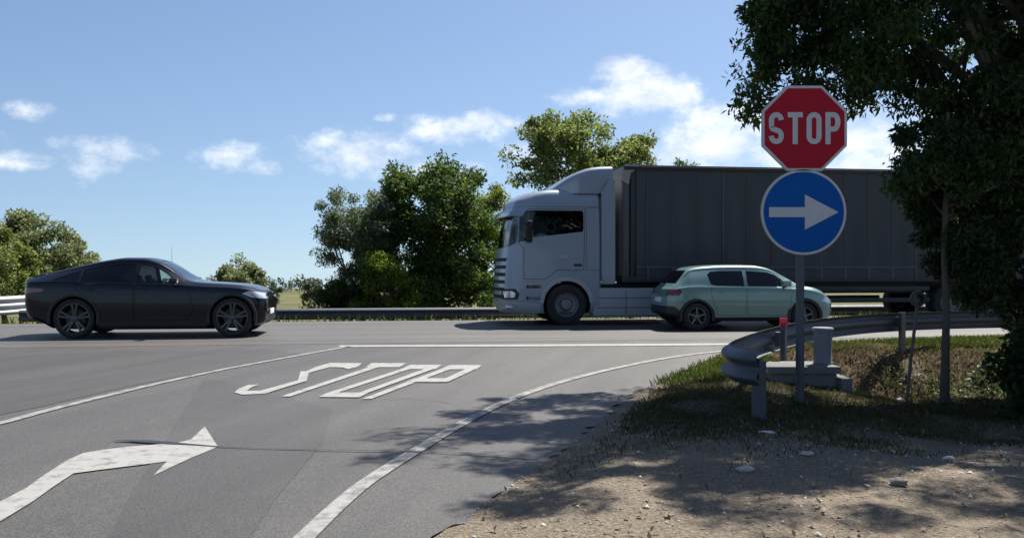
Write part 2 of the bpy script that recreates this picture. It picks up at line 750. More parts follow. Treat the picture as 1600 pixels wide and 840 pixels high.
simple('rim_dark', (.085, .087, .09), .4, .6, rvar=.08, nscale=20)
simple('rim_grey', (.18, .185, .19), .4, .6)
simple('truck_rim', (.2, .2, .205), .5, .4, noise=.2, nscale=15)
simple('brake', (.05, .05, .05), .6, .5)
simple('paint_black_blue', (.004, .005, .010), .25, 0, coat=.38, spec=.25)
simple('plastic_black', (.018, .018, .019), .55, noise=.15, nscale=20)
simple('gloss_black', (.01, .01, .011), .12)
simple('interior', (.012, .012, .013), .85)
simple('seat_cloth', (.035, .035, .037), .9, noise=.2, nscale=40)
simple('chrome', (.7, .71, .73), .15, 1.0)
simple('lamp_clear', (.5, .53, .57), .08, .35, coat=1.0)
simple('lamp_red', (.14, .005, .008), .12, coat=1.0)
simple('lamp_amber', (.6, .2, .02), .15, coat=1.0)
simple('plate_white', (.75, .75, .74), .4)
simple('paint_mint', (.165, .275, .255), .3, .1, coat=.9)
simple('paint_silver', (.24, .285, .345), .36, .25, coat=.4, noise=.04, nscale=3)
simple('paint_silver_pale', (.33, .36, .39), .45, .2, coat=.2, noise=.06, nscale=4)
simple('curtain', (.036, .042, .047), .62, noise=.16, nscale=2.2, bump=.25)
simple('strap', (.085, .09, .095), .6)
simple('trailer_black', (.012, .012, .013), .5)
simple('trailer_rail', (.032, .035, .038), .55, .2, noise=.15, nscale=6)
simple('trailer_front', (.26, .24, .22), .6, noise=.15, nscale=4)
simple('skin', (.45, .28, .2), .6)
simple('shirt', (.3, .32, .36), .8)
glass('glass_clear', (.62, .70, .66))
glass('glass_tint', (.18, .20, .21))
glass('glass_dark', (.07, .08, .08))
glass('glass_screen', (.74, .82, .8), 1.0)
foliage('leaf_dark', (.014, .027, .009), (.032, .056, .016), (.085, .135, .034), .45)
foliage('leaf_mid', (0.0221, 0.0425, 0.0119), (0.05525, 0.08925, 0.0221), (0.1445, 0.187, 0.04675), .5)
foliage('leaf_grey', (.055, .075, .036), (.10, .13, .065), (.18, .215, .115), .5)
foliage('leaf_bright', (0.048, 0.08, 0.0112), (0.104, 0.144, 0.0208), (0.208, 0.24, 0.044), .5)
foliage('leaf_light', (0.072, 0.1, 0.028), (0.14, 0.176, 0.048), (0.256, 0.28, 0.104), .52)
foliage('leaf_olive', (.085, .11, .045), (.15, .175, .075), (.26, .28, .135), .5)
foliage('leaf_far', (0.035, 0.0525, 0.0315), (0.0525, 0.0735, 0.042), (0.091, 0.1085, 0.056), .35)
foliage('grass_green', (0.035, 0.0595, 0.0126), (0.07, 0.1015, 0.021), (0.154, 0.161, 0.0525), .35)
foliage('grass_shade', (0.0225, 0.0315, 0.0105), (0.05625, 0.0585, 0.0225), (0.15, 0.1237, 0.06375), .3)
foliage('grass_dry', (0.0924, 0.0693, 0.0396), (0.1716, 0.1386, 0.0858), (0.264, 0.2244, 0.1452), .3)
foliage('weed', (0.0396, 0.0561, 0.0198), (0.0792, 0.1023, 0.0396), (0.165, 0.1782, 0.0924), .35)

# ------------------------------------------------------------------ the ground
TH = R(8.0)                     # heading of the main road
CT, ST = math.cos(TH), math.sin(TH)


def rp(s, n):
    """point at distance s along the main road and n across it"""
    return (s * CT - n * ST, s * ST + n * CT)


FAR_N = 24.2
EDGE = [gp(u, v) for u, v in [(560, 960), (640, 885), (690, 835), (800, 755), (900, 690), (960, 640), (1004, 608), (1071, 580), (1130, 556), (1190, 543)]]
EDGE[0] = (-.9, 2.2)
EDGE.insert(0, (-1.6, -6.0))
corner = [(6.3, 16.75), (8.2, 17.35)]
NEAR_R = [rp(s, 16.3) for s in (12, 20, 40, 80, 140)]
FAR_L = [rp(s, FAR_N) for s in (140, 80, 40, 10, 0, -20, -60, -140)]
LEFT = [rp(-140, 15.0), (-34, 10.0), (-17, 7.0), (-13, -6.0)]
ASPHALT = EDGE + corner + NEAR_R + FAR_L + LEFT


def smooth_poly(pts, it=2):
    """corner-cut an open polyline"""
    for _ in range(it):
        o = [pts[0]]
        for p, q in zip(pts, pts[1:]):
            o += [(.75 * p[0] + .25 * q[0], .75 * p[1] + .25 * q[1]), (.25 * p[0] + .75 * q[0], .25 * p[1] + .75 * q[1])]
        o.append(pts[-1])
        pts = o
    return pts


edge_s = smooth_poly(EDGE + corner + NEAR_R, 2)
# slightly crumbled edge
edge_r = []
for i, (p, q) in enumerate(zip(edge_s, edge_s[1:])):
    d = math.hypot(q[0] - p[0], q[1] - p[1])
    k = max(1, min(40, int(d / .12))) if p[1] < 19 and p[0] < 12 else 1
    for j in range(k):
        t = j / k
        w = .035 if p[0] < 12 else 0
        edge_r.append((p[0] + (q[0] - p[0]) * t + random.gauss(0, w), p[1] + (q[1] - p[1]) * t + random.gauss(0, w)))
edge_r.append(edge_s[-1])
ASPHALT = edge_r + FAR_L + LEFT


def dist_poly(P, poly):
    """unsigned distance of points P (n,2) to polyline poly"""
    d = np.full(len(P), 1e9)
    for a, b in zip(poly, poly[1:]):
        a = np.array(a)
        b = np.array(b)
        ab = b - a
        t = np.clip(((P - a) @ ab) / max(ab @ ab, 1e-9), 0, 1)
        d = np.minimum(d, np.linalg.norm(P - a - t[:, None] * ab, axis=1))
    return d


def inside_np(P, poly):
    c = np.zeros(len(P), bool)
    n = len(poly)
    j = n - 1
    x, y = P[:, 0], P[:, 1]
    for i in range(n):
        xi, yi = poly[i]
        xj, yj = poly[j]
        if yi != yj:
            k = ((yi > y) != (yj > y)) & (x < (xj - xi) * (y - yi) / (yj - yi) + xi)
            c ^= k
        j = i
    return c


def sstep(a, b, x):
    t = np.clip((x - a) / (b - a), 0, 1)
    return t * t * (3 - 2 * t)


coarse = smooth_poly(EDGE + corner + NEAR_R, 1)
ASPH_C = coarse + FAR_L + LEFT


def wobble(x, y, s, k):
    return (np.sin(x * s + k) * np.cos(y * s * 1.3 + 2 * k) + .5 * np.sin(x * s * 2.3 + 3 * k + y * s * .7) + .35 * np.cos(y * s * 3.1 - x * s * 2.7 + k)) / 1.85


def terrain(P):
    x, y = P[:, 0], P[:, 1]
    ins = inside_np(P, ASPH_C)
    d = dist_poly(P, coarse)
    n = -x * ST + y * CT
    z = np.where(d < .5, -.014, -.05)
    # verge on the right of the asphalt
    right = (~ins) & (n < 20)
    v = .008 + .05 * sstep(.15, .7, d) + .03 * wobble(x, y, 2.2, 1.0) * sstep(.2, 1, d) + .018 * wobble(x, y, 6.3, 2.0) * sstep(.1, .6, d)
    v = v - .20 * sstep(.8, 3.2, d) * sstep(5.5, 8.5, y)
    # ditch beside the main road, right of the culvert headwall
    ctr = 12.4 + .10 * (x - 4)
    prof = np.where(y > ctr, sstep(2.5, .5, y - ctr), sstep(2.1, .3, ctr - y))
    v = v - 1.25 * sstep(3.75, 4.7, x) * prof
    v = v - .5 * sstep(5.2, 9, x) * sstep(13.5, 9.5, y) * sstep(5, 8, y)
    z = np.where(right, v, z)
    # far side: shoulder, embankment, low fields
    far = n > FAR_N - .25
    e = n - FAR_N
    f = -.03 - .42 * sstep(.1, 1.7, e) - 1.3 * sstep(3, 9, e) - 3.4 * sstep(9, 60, e) - .024 * np.maximum(e - 275, 0) + .10 * wobble(x, y, .8, .5) * sstep(1, 4, e)
    z = np.where(far, f, z)
    return z


def axis_lines(segs):
    o = []
    for a, b, st in segs:
        o += list(np.arange(a, b, st))
    o.append(segs[-1][1])
    return np.array(o)


def build_ground():
    xs = axis_lines([(-1500, -300, 120), (-300, -60, 12), (-60, -20, 1.5), (-20, -2.5, .8), (-2.5, 9, .1), (9, 20, .5), (20, 60, 2), (60, 300, 12), (300, 1500, 120)])
    ys = axis_lines([(-8, 2, 1), (2, 4, .3), (4, 16.5, .1), (16.5, 22, .5), (22, 34, .3), (34, 60, 1.5), (60, 300, 10), (300, 3000, 150)])
    gx, gy = np.meshgrid(xs, ys)
    P = np.stack([gx.ravel(), gy.ravel()], 1)
    z = terrain(P)
    nx, ny = len(xs), len(ys)
    i = np.arange((ny - 1) * (nx - 1))
    r, c = i // (nx - 1), i % (nx - 1)
    a = r * nx + c
    Fq = np.stack([a, a + 1, a + nx + 1, a + nx], 1)
    o = obj_np('ground', np.column_stack([P, z]), Fq, 'earth', smooth=True)
    x, y = P[:, 0], P[:, 1]
    n = -x * ST + y * CT
    d = dist_poly(P, coarse)
    w = .5 * wobble(x, y, 1.4, .3)
    dirt = np.clip(sstep(7.4 + .9, 6.4, y + w * 1.2 - .25 * (x - 1)) + .8 * sstep(.55, .15, d) * (n < 20), 0, 1) * (n < 20)
    bank = sstep(12.2, 12.8, y) * sstep(3.75, 4.2, x) * sstep(16.2, 15.0, n + .2 * w) + sstep(4.6, 5.2, x) * sstep(10.5, 11.2, y) * (y < 12.8)
    bank = np.clip(bank, 0, 1) * (n < 18)
    field = sstep(3, 12, n - FAR_N)
    colr = np.stack([dirt, bank, field, np.ones_like(x)], 1).astype(np.float32)
    at = o.data.color_attributes.new('zone', 'FLOAT_COLOR', 'POINT')
    at.data.foreach_set('color', colr.ravel())
    o['kind'] = 'structure'
    return o


ground = build_ground()


def ground_z(x, y):
    return float(terrain(np.array([[x, y]], float))[0])


def flat(name, poly, z, mat, parent=None):
    bm = bmesh.new()
    f = bm.faces.new([bm.verts.new((x, y, z)) for x, y in poly])
    bmesh.ops.triangulate(bm, faces=[f])
    bm.normal_update()
    for g in bm.faces:
        if g.normal.z < 0:
            g.normal_flip()
    return obj_bm(name, bm, mat, parent, smooth=False)


def ribbon(name, pts, w, z, mat, parent=None):
    bm = bmesh.new()
    if not hasattr(w, '__len__'):
        w = [w] * len(pts)
    row = []
    for i, p in enumerate(pts):
        a = Vector(pts[max(i - 1, 0)])
        b = Vector(pts[min(i + 1, len(pts) - 1)])
        d = (b - a).normalized()
        nn = Vector((-d.y, d.x)) * w[i] / 2
        row.append((bm.verts.new((p[0] + nn.x, p[1] + nn.y, z)), bm.verts.new((p[0] - nn.x, p[1] - nn.y, z))))
    for (a, b), (c, d) in zip(row, row[1:]):
        bm.faces.new((b, d, c, a))
    bm.normal_update()
    for g in bm.faces:
        if g.normal.z < 0:
            g.normal_flip()
    return obj_bm(name, bm, mat, parent, smooth=False)


road = flat('road', ASPHALT, 0.0, 'asphalt')
road['kind'] = 'structure'
# newer surfacing strip of the through road and a darker repair across the side road
main_strip = [rp(s, 16.9) for s in (-140, -30, -12, -4, 2, 8, 30, 140)] + [rp(s, 23.9) for s in (140, 30, 0, -30, -140)]
flat('carriageway_surface', main_strip, .004, 'asphalt_main', road)
flat('asphalt_repair', [gp(u, v) for u, v in [(318, 592), (345, 594), (520, 640), (505, 690), (430, 780), (350, 900), (135, 900), (200, 780), (262, 680)]], .004, 'asphalt_patch', road)
flat('asphalt_repair', [gp(u, v) for u, v in [(-60, 560), (190, 548), (420, 546), (470, 552), (200, 604), (60, 636), (-60, 660)]], .004, 'asphalt_patch', road)
# painted markings
ribbon('stop_line', [gp(530, 541), gp(800, 540), gp(1000, 539), gp(1186, 537.5)], [.36, .42, .42, .36], .009, 'line_paint', road)
ribbon('lane_line', smooth_poly([gp(-120, 688), gp(0, 662.5), gp(85, 638), gp(300, 586.5), gp(440, 560), gp(545, 541.5)]), .11, .009, 'line_paint_worn', road)
ribbon('edge_line', smooth_poly([gp(440, 880), gp(476, 840), gp(550, 770), gp(600, 735), gp(700, 674), gp(762, 640), gp(829, 611), gp(925, 583), gp(1037, 559.5), gp(1122, 549), gp(1180, 545.5)]), .115, .009, 'line_paint_worn', road)
ribbon('centre_line', [rp(s, 20.45) for s in (-120, -60, -20, -9)], .13, .009, 'line_paint_worn', road)
ribbon('carriageway_edge_line', [rp(s, 23.55) for s in (-120, -60, 0, 60, 120)], .13, .009, 'line_paint_worn', road)
# STOP lettering on the road (letters stretched along the driving direction)
zs_ = 3.636


def zp(pts, ox=340, oy=530, s=zs_):
    return [gp(ox + x / s, oy + y / s) for x, y in pts]


def letter(polys, lab):
    """one painted letter from quads"""
    bm = bmesh.new()
    for k, pl in enumerate(polys):
        f = bm.faces.new([bm.verts.new((x, y, .009 + .0012 * k)) for x, y in zp(pl)])
    bmesh.ops.triangulate(bm, faces=bm.faces[:])
    bm.normal_update()
    for g in bm.faces:
        if g.normal.z < 0:
            g.normal_flip()
    return obj_bm('painted_letter', bm, 'line_paint', road, smooth=False)


letter([[(640, 135), (822, 137), (795, 158), (740, 172), (712, 162), (635, 160), (520, 192), (500, 185), (560, 158)],
        [(472, 184), (520, 184), (505, 240), (455, 240)],
        [(455, 236), (510, 238), (385, 275), (270, 312), (140, 318), (95, 306), (120, 284), (175, 262), (235, 260), (185, 280), (165, 297), (245, 295)]], 'S')
letter([[(875, 136), (1072, 137), (1032, 160), (840, 160)], [(866, 158), (922, 158), (408, 329), (358, 328)]], 'T')
letter([[(1095, 146), (1275, 147), (1238, 171), (1045, 171)], [(1046, 170), (1096, 170), (682, 307), (626, 307)], [(625, 306), (860, 306), (805, 333), (575, 331)], [(1178, 170), (1232, 170), (856, 307), (804, 307)]], 'O')
letter([[(1315, 148), (1502, 148), (1472, 172), (1268, 172)], [(1270, 171), (1324, 171), (872, 342), (820, 342)], [(1410, 171), (1468, 171), (1348, 226), (1292, 226)], [(1120, 225), (1354, 225), (1306, 246), (1070, 246)]], 'P')
arrow = [(-330, 760), (0, 580), (170, 490), (280, 410), (420, 320), (520, 275), (640, 255), (800, 235), (935, 225), (1100, 212), (1190, 192), (1280, 108), (1362, 236), (1180, 312), (960, 415), (1042, 328), (900, 346), (640, 378), (460, 402), (320, 495), (210, 575), (0, 705), (-330, 905)]
flat('turn_arrow', zp(arrow, 0, 640, 4.0), .009, 'line_paint', road)
streak = [gp(u, v) for u, v in [(178, 689.5), (205, 690), (228, 691), (255, 693), (300, 696), (345, 699.5), (400, 702), (460, 703.5), (530, 705), (600, 706), (680, 708), (760, 712), (840, 717)]]
ribbon('shadow_streak', streak, [.02, .06, .10, .09, .04, .02, .016, .02, .016, .02, .016, .02, .015], .0125, 'shadow_black', road)  # thin cast shadow painted as a dark strip on the asphalt
def crack(pts, w=.018):
    q = [gp(u, v) for u, v in pts]
    o = []
    for a, b in zip(q, q[1:]):
        k = max(2, int(math.hypot(a[0] - b[0], a[1] - b[1]) / .12))
        o += [(a[0] + (b[0] - a[0]) * j / k + random.gauss(0, .018), a[1] + (b[1] - a[1]) * j / k + random.gauss(0, .018)) for j in range(k)]
    ribbon('crack', o + [q[-1]], [random.uniform(.3, 1.1) * w for _ in range(len(o) + 1)], .0065, 'crack_dark', road)
crack([(560, 628), (640, 622), (720, 632)], .012)

# ------------------------------------------------------------------ vegetation


def leaves(centers, n, spread, size, droop=.3, aspect=.5, flat_up=.2):
    """leaf quads scattered round clump centres: returns verts, faces"""
    centers = np.asarray(centers, float)
    spread = np.asarray(spread, float)
    k = rng.integers(0, len(centers), n)
    off = rng.normal(0, 1, (n, 3))
    off /= np.maximum(np.linalg.norm(off, axis=1, keepdims=True), 1e-6)
    off *= (rng.random((n, 1)) ** .45)
    p = centers[k] + off * spread[k][:, None] * np.array([1, 1, .75])
    d = rng.normal(0, 1, (n, 3))
    d[:, 2] -= droop
    d += off * .5
    d /= np.linalg.norm(d, axis=1, keepdims=True)
    nn = rng.normal(0, 1, (n, 3))
    nn[:, 2] += flat_up * 3
    s = np.cross(d, nn)
    s /= np.maximum(np.linalg.norm(s, axis=1, keepdims=True), 1e-6)
    L = size * rng.uniform(.6, 1.35, (n, 1))
    W = L * aspect
    up = np.cross(s, d)
    v0 = p
    v1 = p + d * L * .45 + s * W * .5 + up * L * .06
    v2 = p + d * L
    v3 = p + d * L * .45 - s * W * .5 + up * L * .06
    V = np.stack([v0, v1, v2, v3], 1).reshape(-1, 3)
    Fq = np.arange(4 * n).reshape(-1, 4)
    return V, Fq


def clumps(blobs, n, inner=.25):
    """clump centres inside ellipsoids (cx,cy,cz,rx,ry,rz,weight), mostly near the surface"""
    w = np.array([b[6] if len(b) > 6 else b[3] * b[4] * b[5] for b in blobs], float)
    k = rng.choice(len(blobs), n, p=w / w.sum())
    B = np.array([b[:6] for b in blobs], float)[k]
    d = rng.normal(0, 1, (n, 3))
    d /= np.linalg.norm(d, axis=1, keepdims=True)
    r = rng.uniform(inner, 1, (n, 1)) ** .5
    return B[:, :3] + d * r * B[:, 3:6]


def make_tree(name, base, blobs, n_clump, n_leaf, leaf, spread, mat, label, cat='tree', group=None, trunk_r=.14, bark='bark', fork=.35, limbs=14, stems=1, aspect=.5, droop=.3, trunk_top=None, inner=.25, wig=.03):
    bx, by, bz = base
    root = empty(name, base)
    tag(root, label, cat, group)
    C = clumps([(b[0] - bx, b[1] - by, b[2] - bz) + tuple(b[3:]) for b in blobs], n_clump, inner)
    sp = rng.uniform(.55, 1.3, len(C)) * spread
    V, Q = leaves(C, n_leaf, sp, leaf, droop, aspect)
    zmin = .02
    V[:, 2] = np.maximum(V[:, 2], zmin + rng.random(len(V)) * .05)
    obj_np('crown', V, Q, mat, root)
    bm = bmesh.new()
    top = Vector(trunk_top) - Vector(base) if trunk_top else Vector(C.mean(0))
    for s in range(stems):
        o = Vector((random.gauss(0, .12), random.gauss(0, .12), 0)) * (stems > 1)
        t_ = top + Vector((random.gauss(0, .5), random.gauss(0, .5), 0)) * (stems > 1)
        pts = [o + Vector((0, 0, -.1))]
        for i in range(1, 7):
            t = i / 6
            pts.append(o.lerp(t_, t) + Vector((random.gauss(0, wig), random.gauss(0, wig), 0)) * top.z * .3)
        tube(bm, pts, [trunk_r * (1.25 if i == 0 else 1) * (1 - .62 * i / 6) for i in range(7)], 9)
        idx = rng.choice(len(C), min(limbs, len(C)), replace=False)
        for j in idx:
            c = Vector(C[j])
            t = random.uniform(fork, 1)
            k = t * 6
            a = pts[int(k)].lerp(pts[min(int(k) + 1, 6)], k - int(k))
            m = a.lerp(c, .5) + Vector((random.gauss(0, .12), random.gauss(0, .12), random.uniform(0, .25)))
            r = trunk_r * .42 * (1 - .5 * t)
            tube(bm, [a, a.lerp(m, .6), m, m.lerp(c, .6), c], [r, r * .75, r * .6, r * .4, r * .15], 6)
    obj_bm('trunk', bm, bark, root)
    return root


# trees across the road, centre group (grey-green, dense dark, bright shrub, willow)
def P3(u, v, y):
    return ((u - 800) / F * y, y, HC + (420 - v) * y / F)


def blob(u, v, y, ru, rv, ry, w=None):
    c = P3(u, v, y)
    b = (c[0], c[1], c[2], ru * y / F, ry, rv * y / F)
    return b + ((w,) if w else ())


def gz(x, y):
    return ground_z(x, y)


def base_at(u, y):
    x = (u - 800) / F * y
    return (x, y, gz(x, y))


make_tree('broadleaf_tree', base_at(668, 36), [blob(668, 330, 36, 82, 76, 2.3), blob(640, 400, 36, 66, 72, 2.2), blob(708, 390, 36, 62, 84, 2.2), blob(650, 280, 36, 40, 26, 1.5), blob(712, 282, 36, 44, 28, 1.5), blob(690, 455, 35.5, 84, 50, 2), blob(640, 465, 35.0, 60, 34, 1.6), blob(612, 330, 35.6, 36, 44, 1.4), blob(745, 440, 36, 40, 50, 1.6)],
          210, 60000, .16, .54, 'leaf_mid', 'tall dense dark green broadleaf tree left of the truck cab', group='trees beyond the far guardrail', trunk_r=.22)
make_tree('grey_leaved_tree', base_at(566, 35), [blob(566, 350, 35, 62, 52, 1.8), blob(538, 330, 35, 38, 32, 1.4), blob(520, 372, 35, 24, 14, .8, 1.4), blob(580, 410, 35, 44, 46, 1.6), blob(515, 398, 35, 24, 12, .5, .5), blob(556, 440, 35, 30, 34, 1.2, 2.2), blob(590, 372, 35, 40, 60, 1.4, 4.0)],
          130, 32000, .13, .42, 'leaf_grey', 'grey green loose tree at the left of the centre clump', group='trees beyond the far guardrail', trunk_r=.15, bark='bark_grey', aspect=.34)
make_tree('roadside_shrub', base_at(605, 33.3), [blob(602, 424, 33.3, 46, 28, 1.0), blob(625, 455, 33.2, 42, 34, 1.0), blob(575, 462, 33.3, 34, 26, 1.0)],
          46, 7500, .12, .38, 'leaf_bright', 'bright yellow green shrub below the grey leaved tree', cat='shrub', trunk_r=.06, stems=3, fork=.15)
make_tree('willow_tree', base_at(764, 38), [blob(764, 345, 38, 40, 60, 1.5), blob(752, 410, 38, 46, 66, 1.5), blob(782, 300, 38, 18, 20, .8)],
          80, 18000, .16, .5, 'leaf_bright', 'light green willow close behind the truck cab front', group='trees beyond the far guardrail', trunk_r=.14, aspect=.3, droop=1.2)
make_tree('robinia_tree', base_at(900, 46), [blob(905, 235, 46, 80, 48, 2.4), blob(850, 215, 46, 44, 36, 1.7), blob(975, 240, 46, 50, 32, 1.8), blob(880, 195, 46, 38, 24, 1.4), blob(905, 300, 46, 70, 48, 2.2), blob(830, 265, 46, 44, 30, 1.6)],
          105, 24000, .2, .62, 'leaf_light', 'airy light green tree rising behind the truck roof', group='trees beyond the far guardrail', trunk_r=.24, limbs=26, bark='bark_grey')
make_tree('sapling', base_at(1082, 50), [blob(1075, 262, 50, 18, 14, .8), blob(1086, 310, 50, 28, 40, 1.2)], 20, 1600, .18, .5, 'leaf_mid', 'small treetop peeping over the grey trailer roof', trunk_r=.1, limbs=8)
make_tree('hedge_bush', base_at(508, 34), [blob(510, 470, 34, 34, 16, 1.2), blob(535, 458, 34, 26, 24, 1.2), blob(566, 468, 34.2, 34, 26, 1.2)], 46, 8500, .12, .34, 'leaf_dark', 'low dark bush behind the rail beside the field', cat='shrub', trunk_r=.05, stems=3, fork=.1)
# left group
make_tree('poplar_tree', base_at(64, 42), [blob(64, 380, 42, 56, 38, 1.8), blob(40, 356, 42, 24, 24, 1.0), blob(36, 344, 42, 10, 12, .5, .6), blob(80, 420, 42, 56, 42, 1.8)],
          85, 15000, .17, .5, 'leaf_olive', 'olive green tree with the highest top at the left edge', group='trees on the left beyond the road', trunk_r=.16)
make_tree('poplar_tree', base_at(8, 40), [blob(6, 390, 40, 34, 40, 1.5), blob(18, 425, 39, 36, 42, 1.4), blob(-26, 370, 40, 40, 30, 1.5)],
          70, 12000, .16, .45, 'leaf_light', 'pale green tree cut by the left edge of the picture', group='trees on the left beyond the road', trunk_r=.15)
make_tree('poplar_tree', base_at(122, 44), [blob(120, 395, 44, 24, 28, 1.2), blob(112, 430, 44, 34, 34, 1.4)],
          40, 7000, .16, .42, 'leaf_olive', 'smaller olive tree right behind the rear of the dark car', group='trees on the left beyond the road', trunk_r=.12)
make_tree('round_tree', base_at(374, 62), [blob(374, 424, 62, 38, 22, 1.9), blob(374, 440, 62, 40, 24, 1.9)],
          46, 8000, .2, .5, 'leaf_olive', 'round dark tree alone above the bonnet of the dark car', trunk_r=.16)
# far hedgerow on the low fields: reads as one mass
hc, hs = [], []
for i in range(520):
    u = random.uniform(-500, 2300)
    y = random.uniform(245, 300)
    x = (u - 800) / F * y
    h = random.uniform(2.2, 4.0) * (1.3 if random.random() < .12 else 1)
    for k in range(2):
        hc.append((x + random.gauss(0, 1.2), y, gz(x, y) + h * (.35 + .4 * k)))
        hs.append(h * .42)
V, Q = leaves(hc, 46000, hs, .7, .1, .7)
hedge = obj_np('hedgerow', V, Q, 'leaf_far')
tag(hedge, 'far dark green hedgerow along the horizon behind the field', 'hedgerow', kind='stuff')
for (u, y, h) in [(427, 150, 3.6), (492, 140, 4.6), (520, 150, 4.0)]:
    b = base_at(u, y)
    make_tree('field_tree', b, [(b[0], b[1], b[2] + h * .62, h * .42, h * .42, h * .4)], 18, 1600, .4, h * .17, 'leaf_far',
              {427: 'tiny round tree in the field just right of the car nose', 492: 'small field tree left of the dark bush', 520: 'small field tree touching the grey leaved tree'}[u], trunk_r=.1, limbs=4)

# the two trees on the right verge
big_b = (7.6, 11.6, gz(7.6, 11.6))
make_tree('ash_tree', big_b,
          [(5.7, 11.6, 7.4, 4.0, 3.0, 2.4, 9), (8.2, 11.4, 6.0, 3.2, 2.8, 3.2, 7), (6.2, 10.6, 7.6, 3.2, 1.5, 1.9, 10), (3.9, 12.2, 7.0, 2.0, 1.7, 1.4, 8), (4.4, 10.8, 7.2, 1.6, 1.4, 1.2, 6), (5.6, 9.0, 7.6, 3.2, 1.2, 1.0, 1.3), (3.7, 9.6, 7.2, 1.5, 1.1, .9, 1.3), (8.5, 8.4, 7.4, 2.4, 1.4, 1.0, .9), (12.2, 6.6, 6.6, 3, 3, 2.6, 6), (10.0, 9.8, 7.0, 2.6, 2.2, 2.4, 5), (3.9, 11.2, 5.9, 1.4, 1.5, 1.3, 2.6), (5.4, 10.8, 4.6, 1.9, 1.6, 1.2, 6), (7.0, 10.6, 3.4, 1.7, 1.4, 1.4, 5.0),  # one far-right crown mass, out of view, added to cut skylight on the verge
           (4.3, 10.8, 3.8, 1.0, .8, .62, 2.2), (3.3, 11.0, 4.3, .5, .7, .75, 1.0), (3.0, 11.0, 3.35, .16, .35, .5, .45), (4.0, 11.0, 4.6, .85, .8, .7, 2.0), (5.75, 10.8, 3.2, 1.1, .8, .7, 3.5)],
          1000, 250000, .092, .28, 'leaf_dark', 'big dark tree overhanging the round and eight sided signs at the right', trunk_r=.3, limbs=46, fork=.3, aspect=.36, droop=1.0, trunk_top=(6.6, 11.5, 6.5), inner=.1)
sl_b = (4.97, 10.2, gz(4.97, 10.2))
make_tree('slender_tree', sl_b,
          [(5.55, 10.5, 2.35, 1.0, .8, .9, 3), (6.0, 10.5, 1.6, .85, .8, .8, 2.6), (5.1, 10.3, 2.75, .75, .7, .55, 1.4), (5.9, 10.2, 3.2, .8, .8, .6, 1.2), (6.4, 10.3, 2.4, .9, .9, 1.1, 3), (5.35, 10.4, 1.5, .45, .5, .4, .8)],
          200, 58000, .08, .25, 'leaf_dark', 'slender straight trunk with low drooping dark leaves beside the tilted marker', trunk_r=.05, limbs=22, fork=.62, aspect=.36, droop=1.0, trunk_top=(5.02, 10.22, 3.2), wig=.008)
sb = (6.05, 9.5, gz(6.05, 9.5))
make_tree('verge_bush', sb, [(6.05, 9.6, .35, .75, .7, .7, 1), (6.4, 9.9, .9, .8, .7, .7, 1), (5.75, 8.9, -.1, .6, .6, .4, .5), (5.9, 8.2, -.1, .6, .6, .35, .5)], 70, 22000, .1, .26, 'leaf_dark', 'dark low bush at the right edge below the trees', cat='bush', trunk_r=.03, stems=4, fork=.1)
sb2 = (6.4, 13.2, gz(6.4, 13.2))
make_tree('weedy_bush', sb2, [(6.7, 13.3, gz(6.4, 13.2) + .45, .6, .5, .4, 1), (7.3, 13.4, gz(7.3, 13.4) + .7, .7, .6, .7, 1)], 34, 5000, .09, .24, 'weed', 'pale sunlit weedy bush on the bank behind the slender trunk', cat='bush', trunk_r=.02, stems=4, fork=.1)


def blades(pts, h, w, lean=.5):
    pts = np.asarray(pts, float)
    n = len(pts)
    t = rng.uniform(0, 2 * np.pi, n)
    H = h * rng.uniform(.4, 1.3, n)
    ln = rng.uniform(.1, 1, n) * lean * H
    a = rng.uniform(0, 2 * np.pi, n)
    dx, dy = np.cos(t) * w / 2, np.sin(t) * w / 2
    lx, ly = np.cos(a) * ln, np.sin(a) * ln
    z0 = np.zeros(n)
    v0 = pts + np.stack([-dx, -dy, z0 - .02], 1)
    v1 = pts + np.stack([dx, dy, z0 - .02], 1)
    v2 = pts + np.stack([dx * .7 + lx * .4, dy * .7 + ly * .4, H * .6], 1)
    v3 = pts + np.stack([lx, ly, H], 1)
    V = np.stack([v0, v1, v2, v3], 1).reshape(-1, 3)
    return V, np.arange(4 * n).reshape(-1, 4)


def scatter(n, x0, x1, y0, y1, keep):
    P = np.stack([rng.uniform(x0, x1, n), rng.uniform(y0, y1, n)], 1)
    k = keep(P)
    P = P[k]
    return np.column_stack([P, terrain(P)])


def verge_ok(P):
    return (~inside_np(P, ASPH_C)) & (-P[:, 0] * ST + P[:, 1] * CT < 19)


def patchy(P, s, k, lo):
    return (.5 + .5 * wobble(P[:, 0], P[:, 1], s, k)) > lo + rng.random(len(P)) * .35


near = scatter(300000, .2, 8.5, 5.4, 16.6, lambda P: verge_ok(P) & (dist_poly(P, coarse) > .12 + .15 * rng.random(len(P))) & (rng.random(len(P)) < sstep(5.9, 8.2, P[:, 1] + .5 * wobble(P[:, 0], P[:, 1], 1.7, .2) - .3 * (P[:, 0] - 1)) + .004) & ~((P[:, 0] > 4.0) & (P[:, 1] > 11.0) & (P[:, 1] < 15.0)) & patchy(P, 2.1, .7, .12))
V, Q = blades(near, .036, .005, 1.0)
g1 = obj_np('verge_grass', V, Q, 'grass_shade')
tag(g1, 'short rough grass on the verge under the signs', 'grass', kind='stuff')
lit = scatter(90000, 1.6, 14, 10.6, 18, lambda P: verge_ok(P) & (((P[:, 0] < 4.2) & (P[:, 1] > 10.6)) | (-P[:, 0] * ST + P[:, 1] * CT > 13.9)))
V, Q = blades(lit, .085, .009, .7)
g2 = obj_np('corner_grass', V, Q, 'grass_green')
tag(g2, 'sunlit green grass along the kerbless road corner', 'grass', kind='stuff')
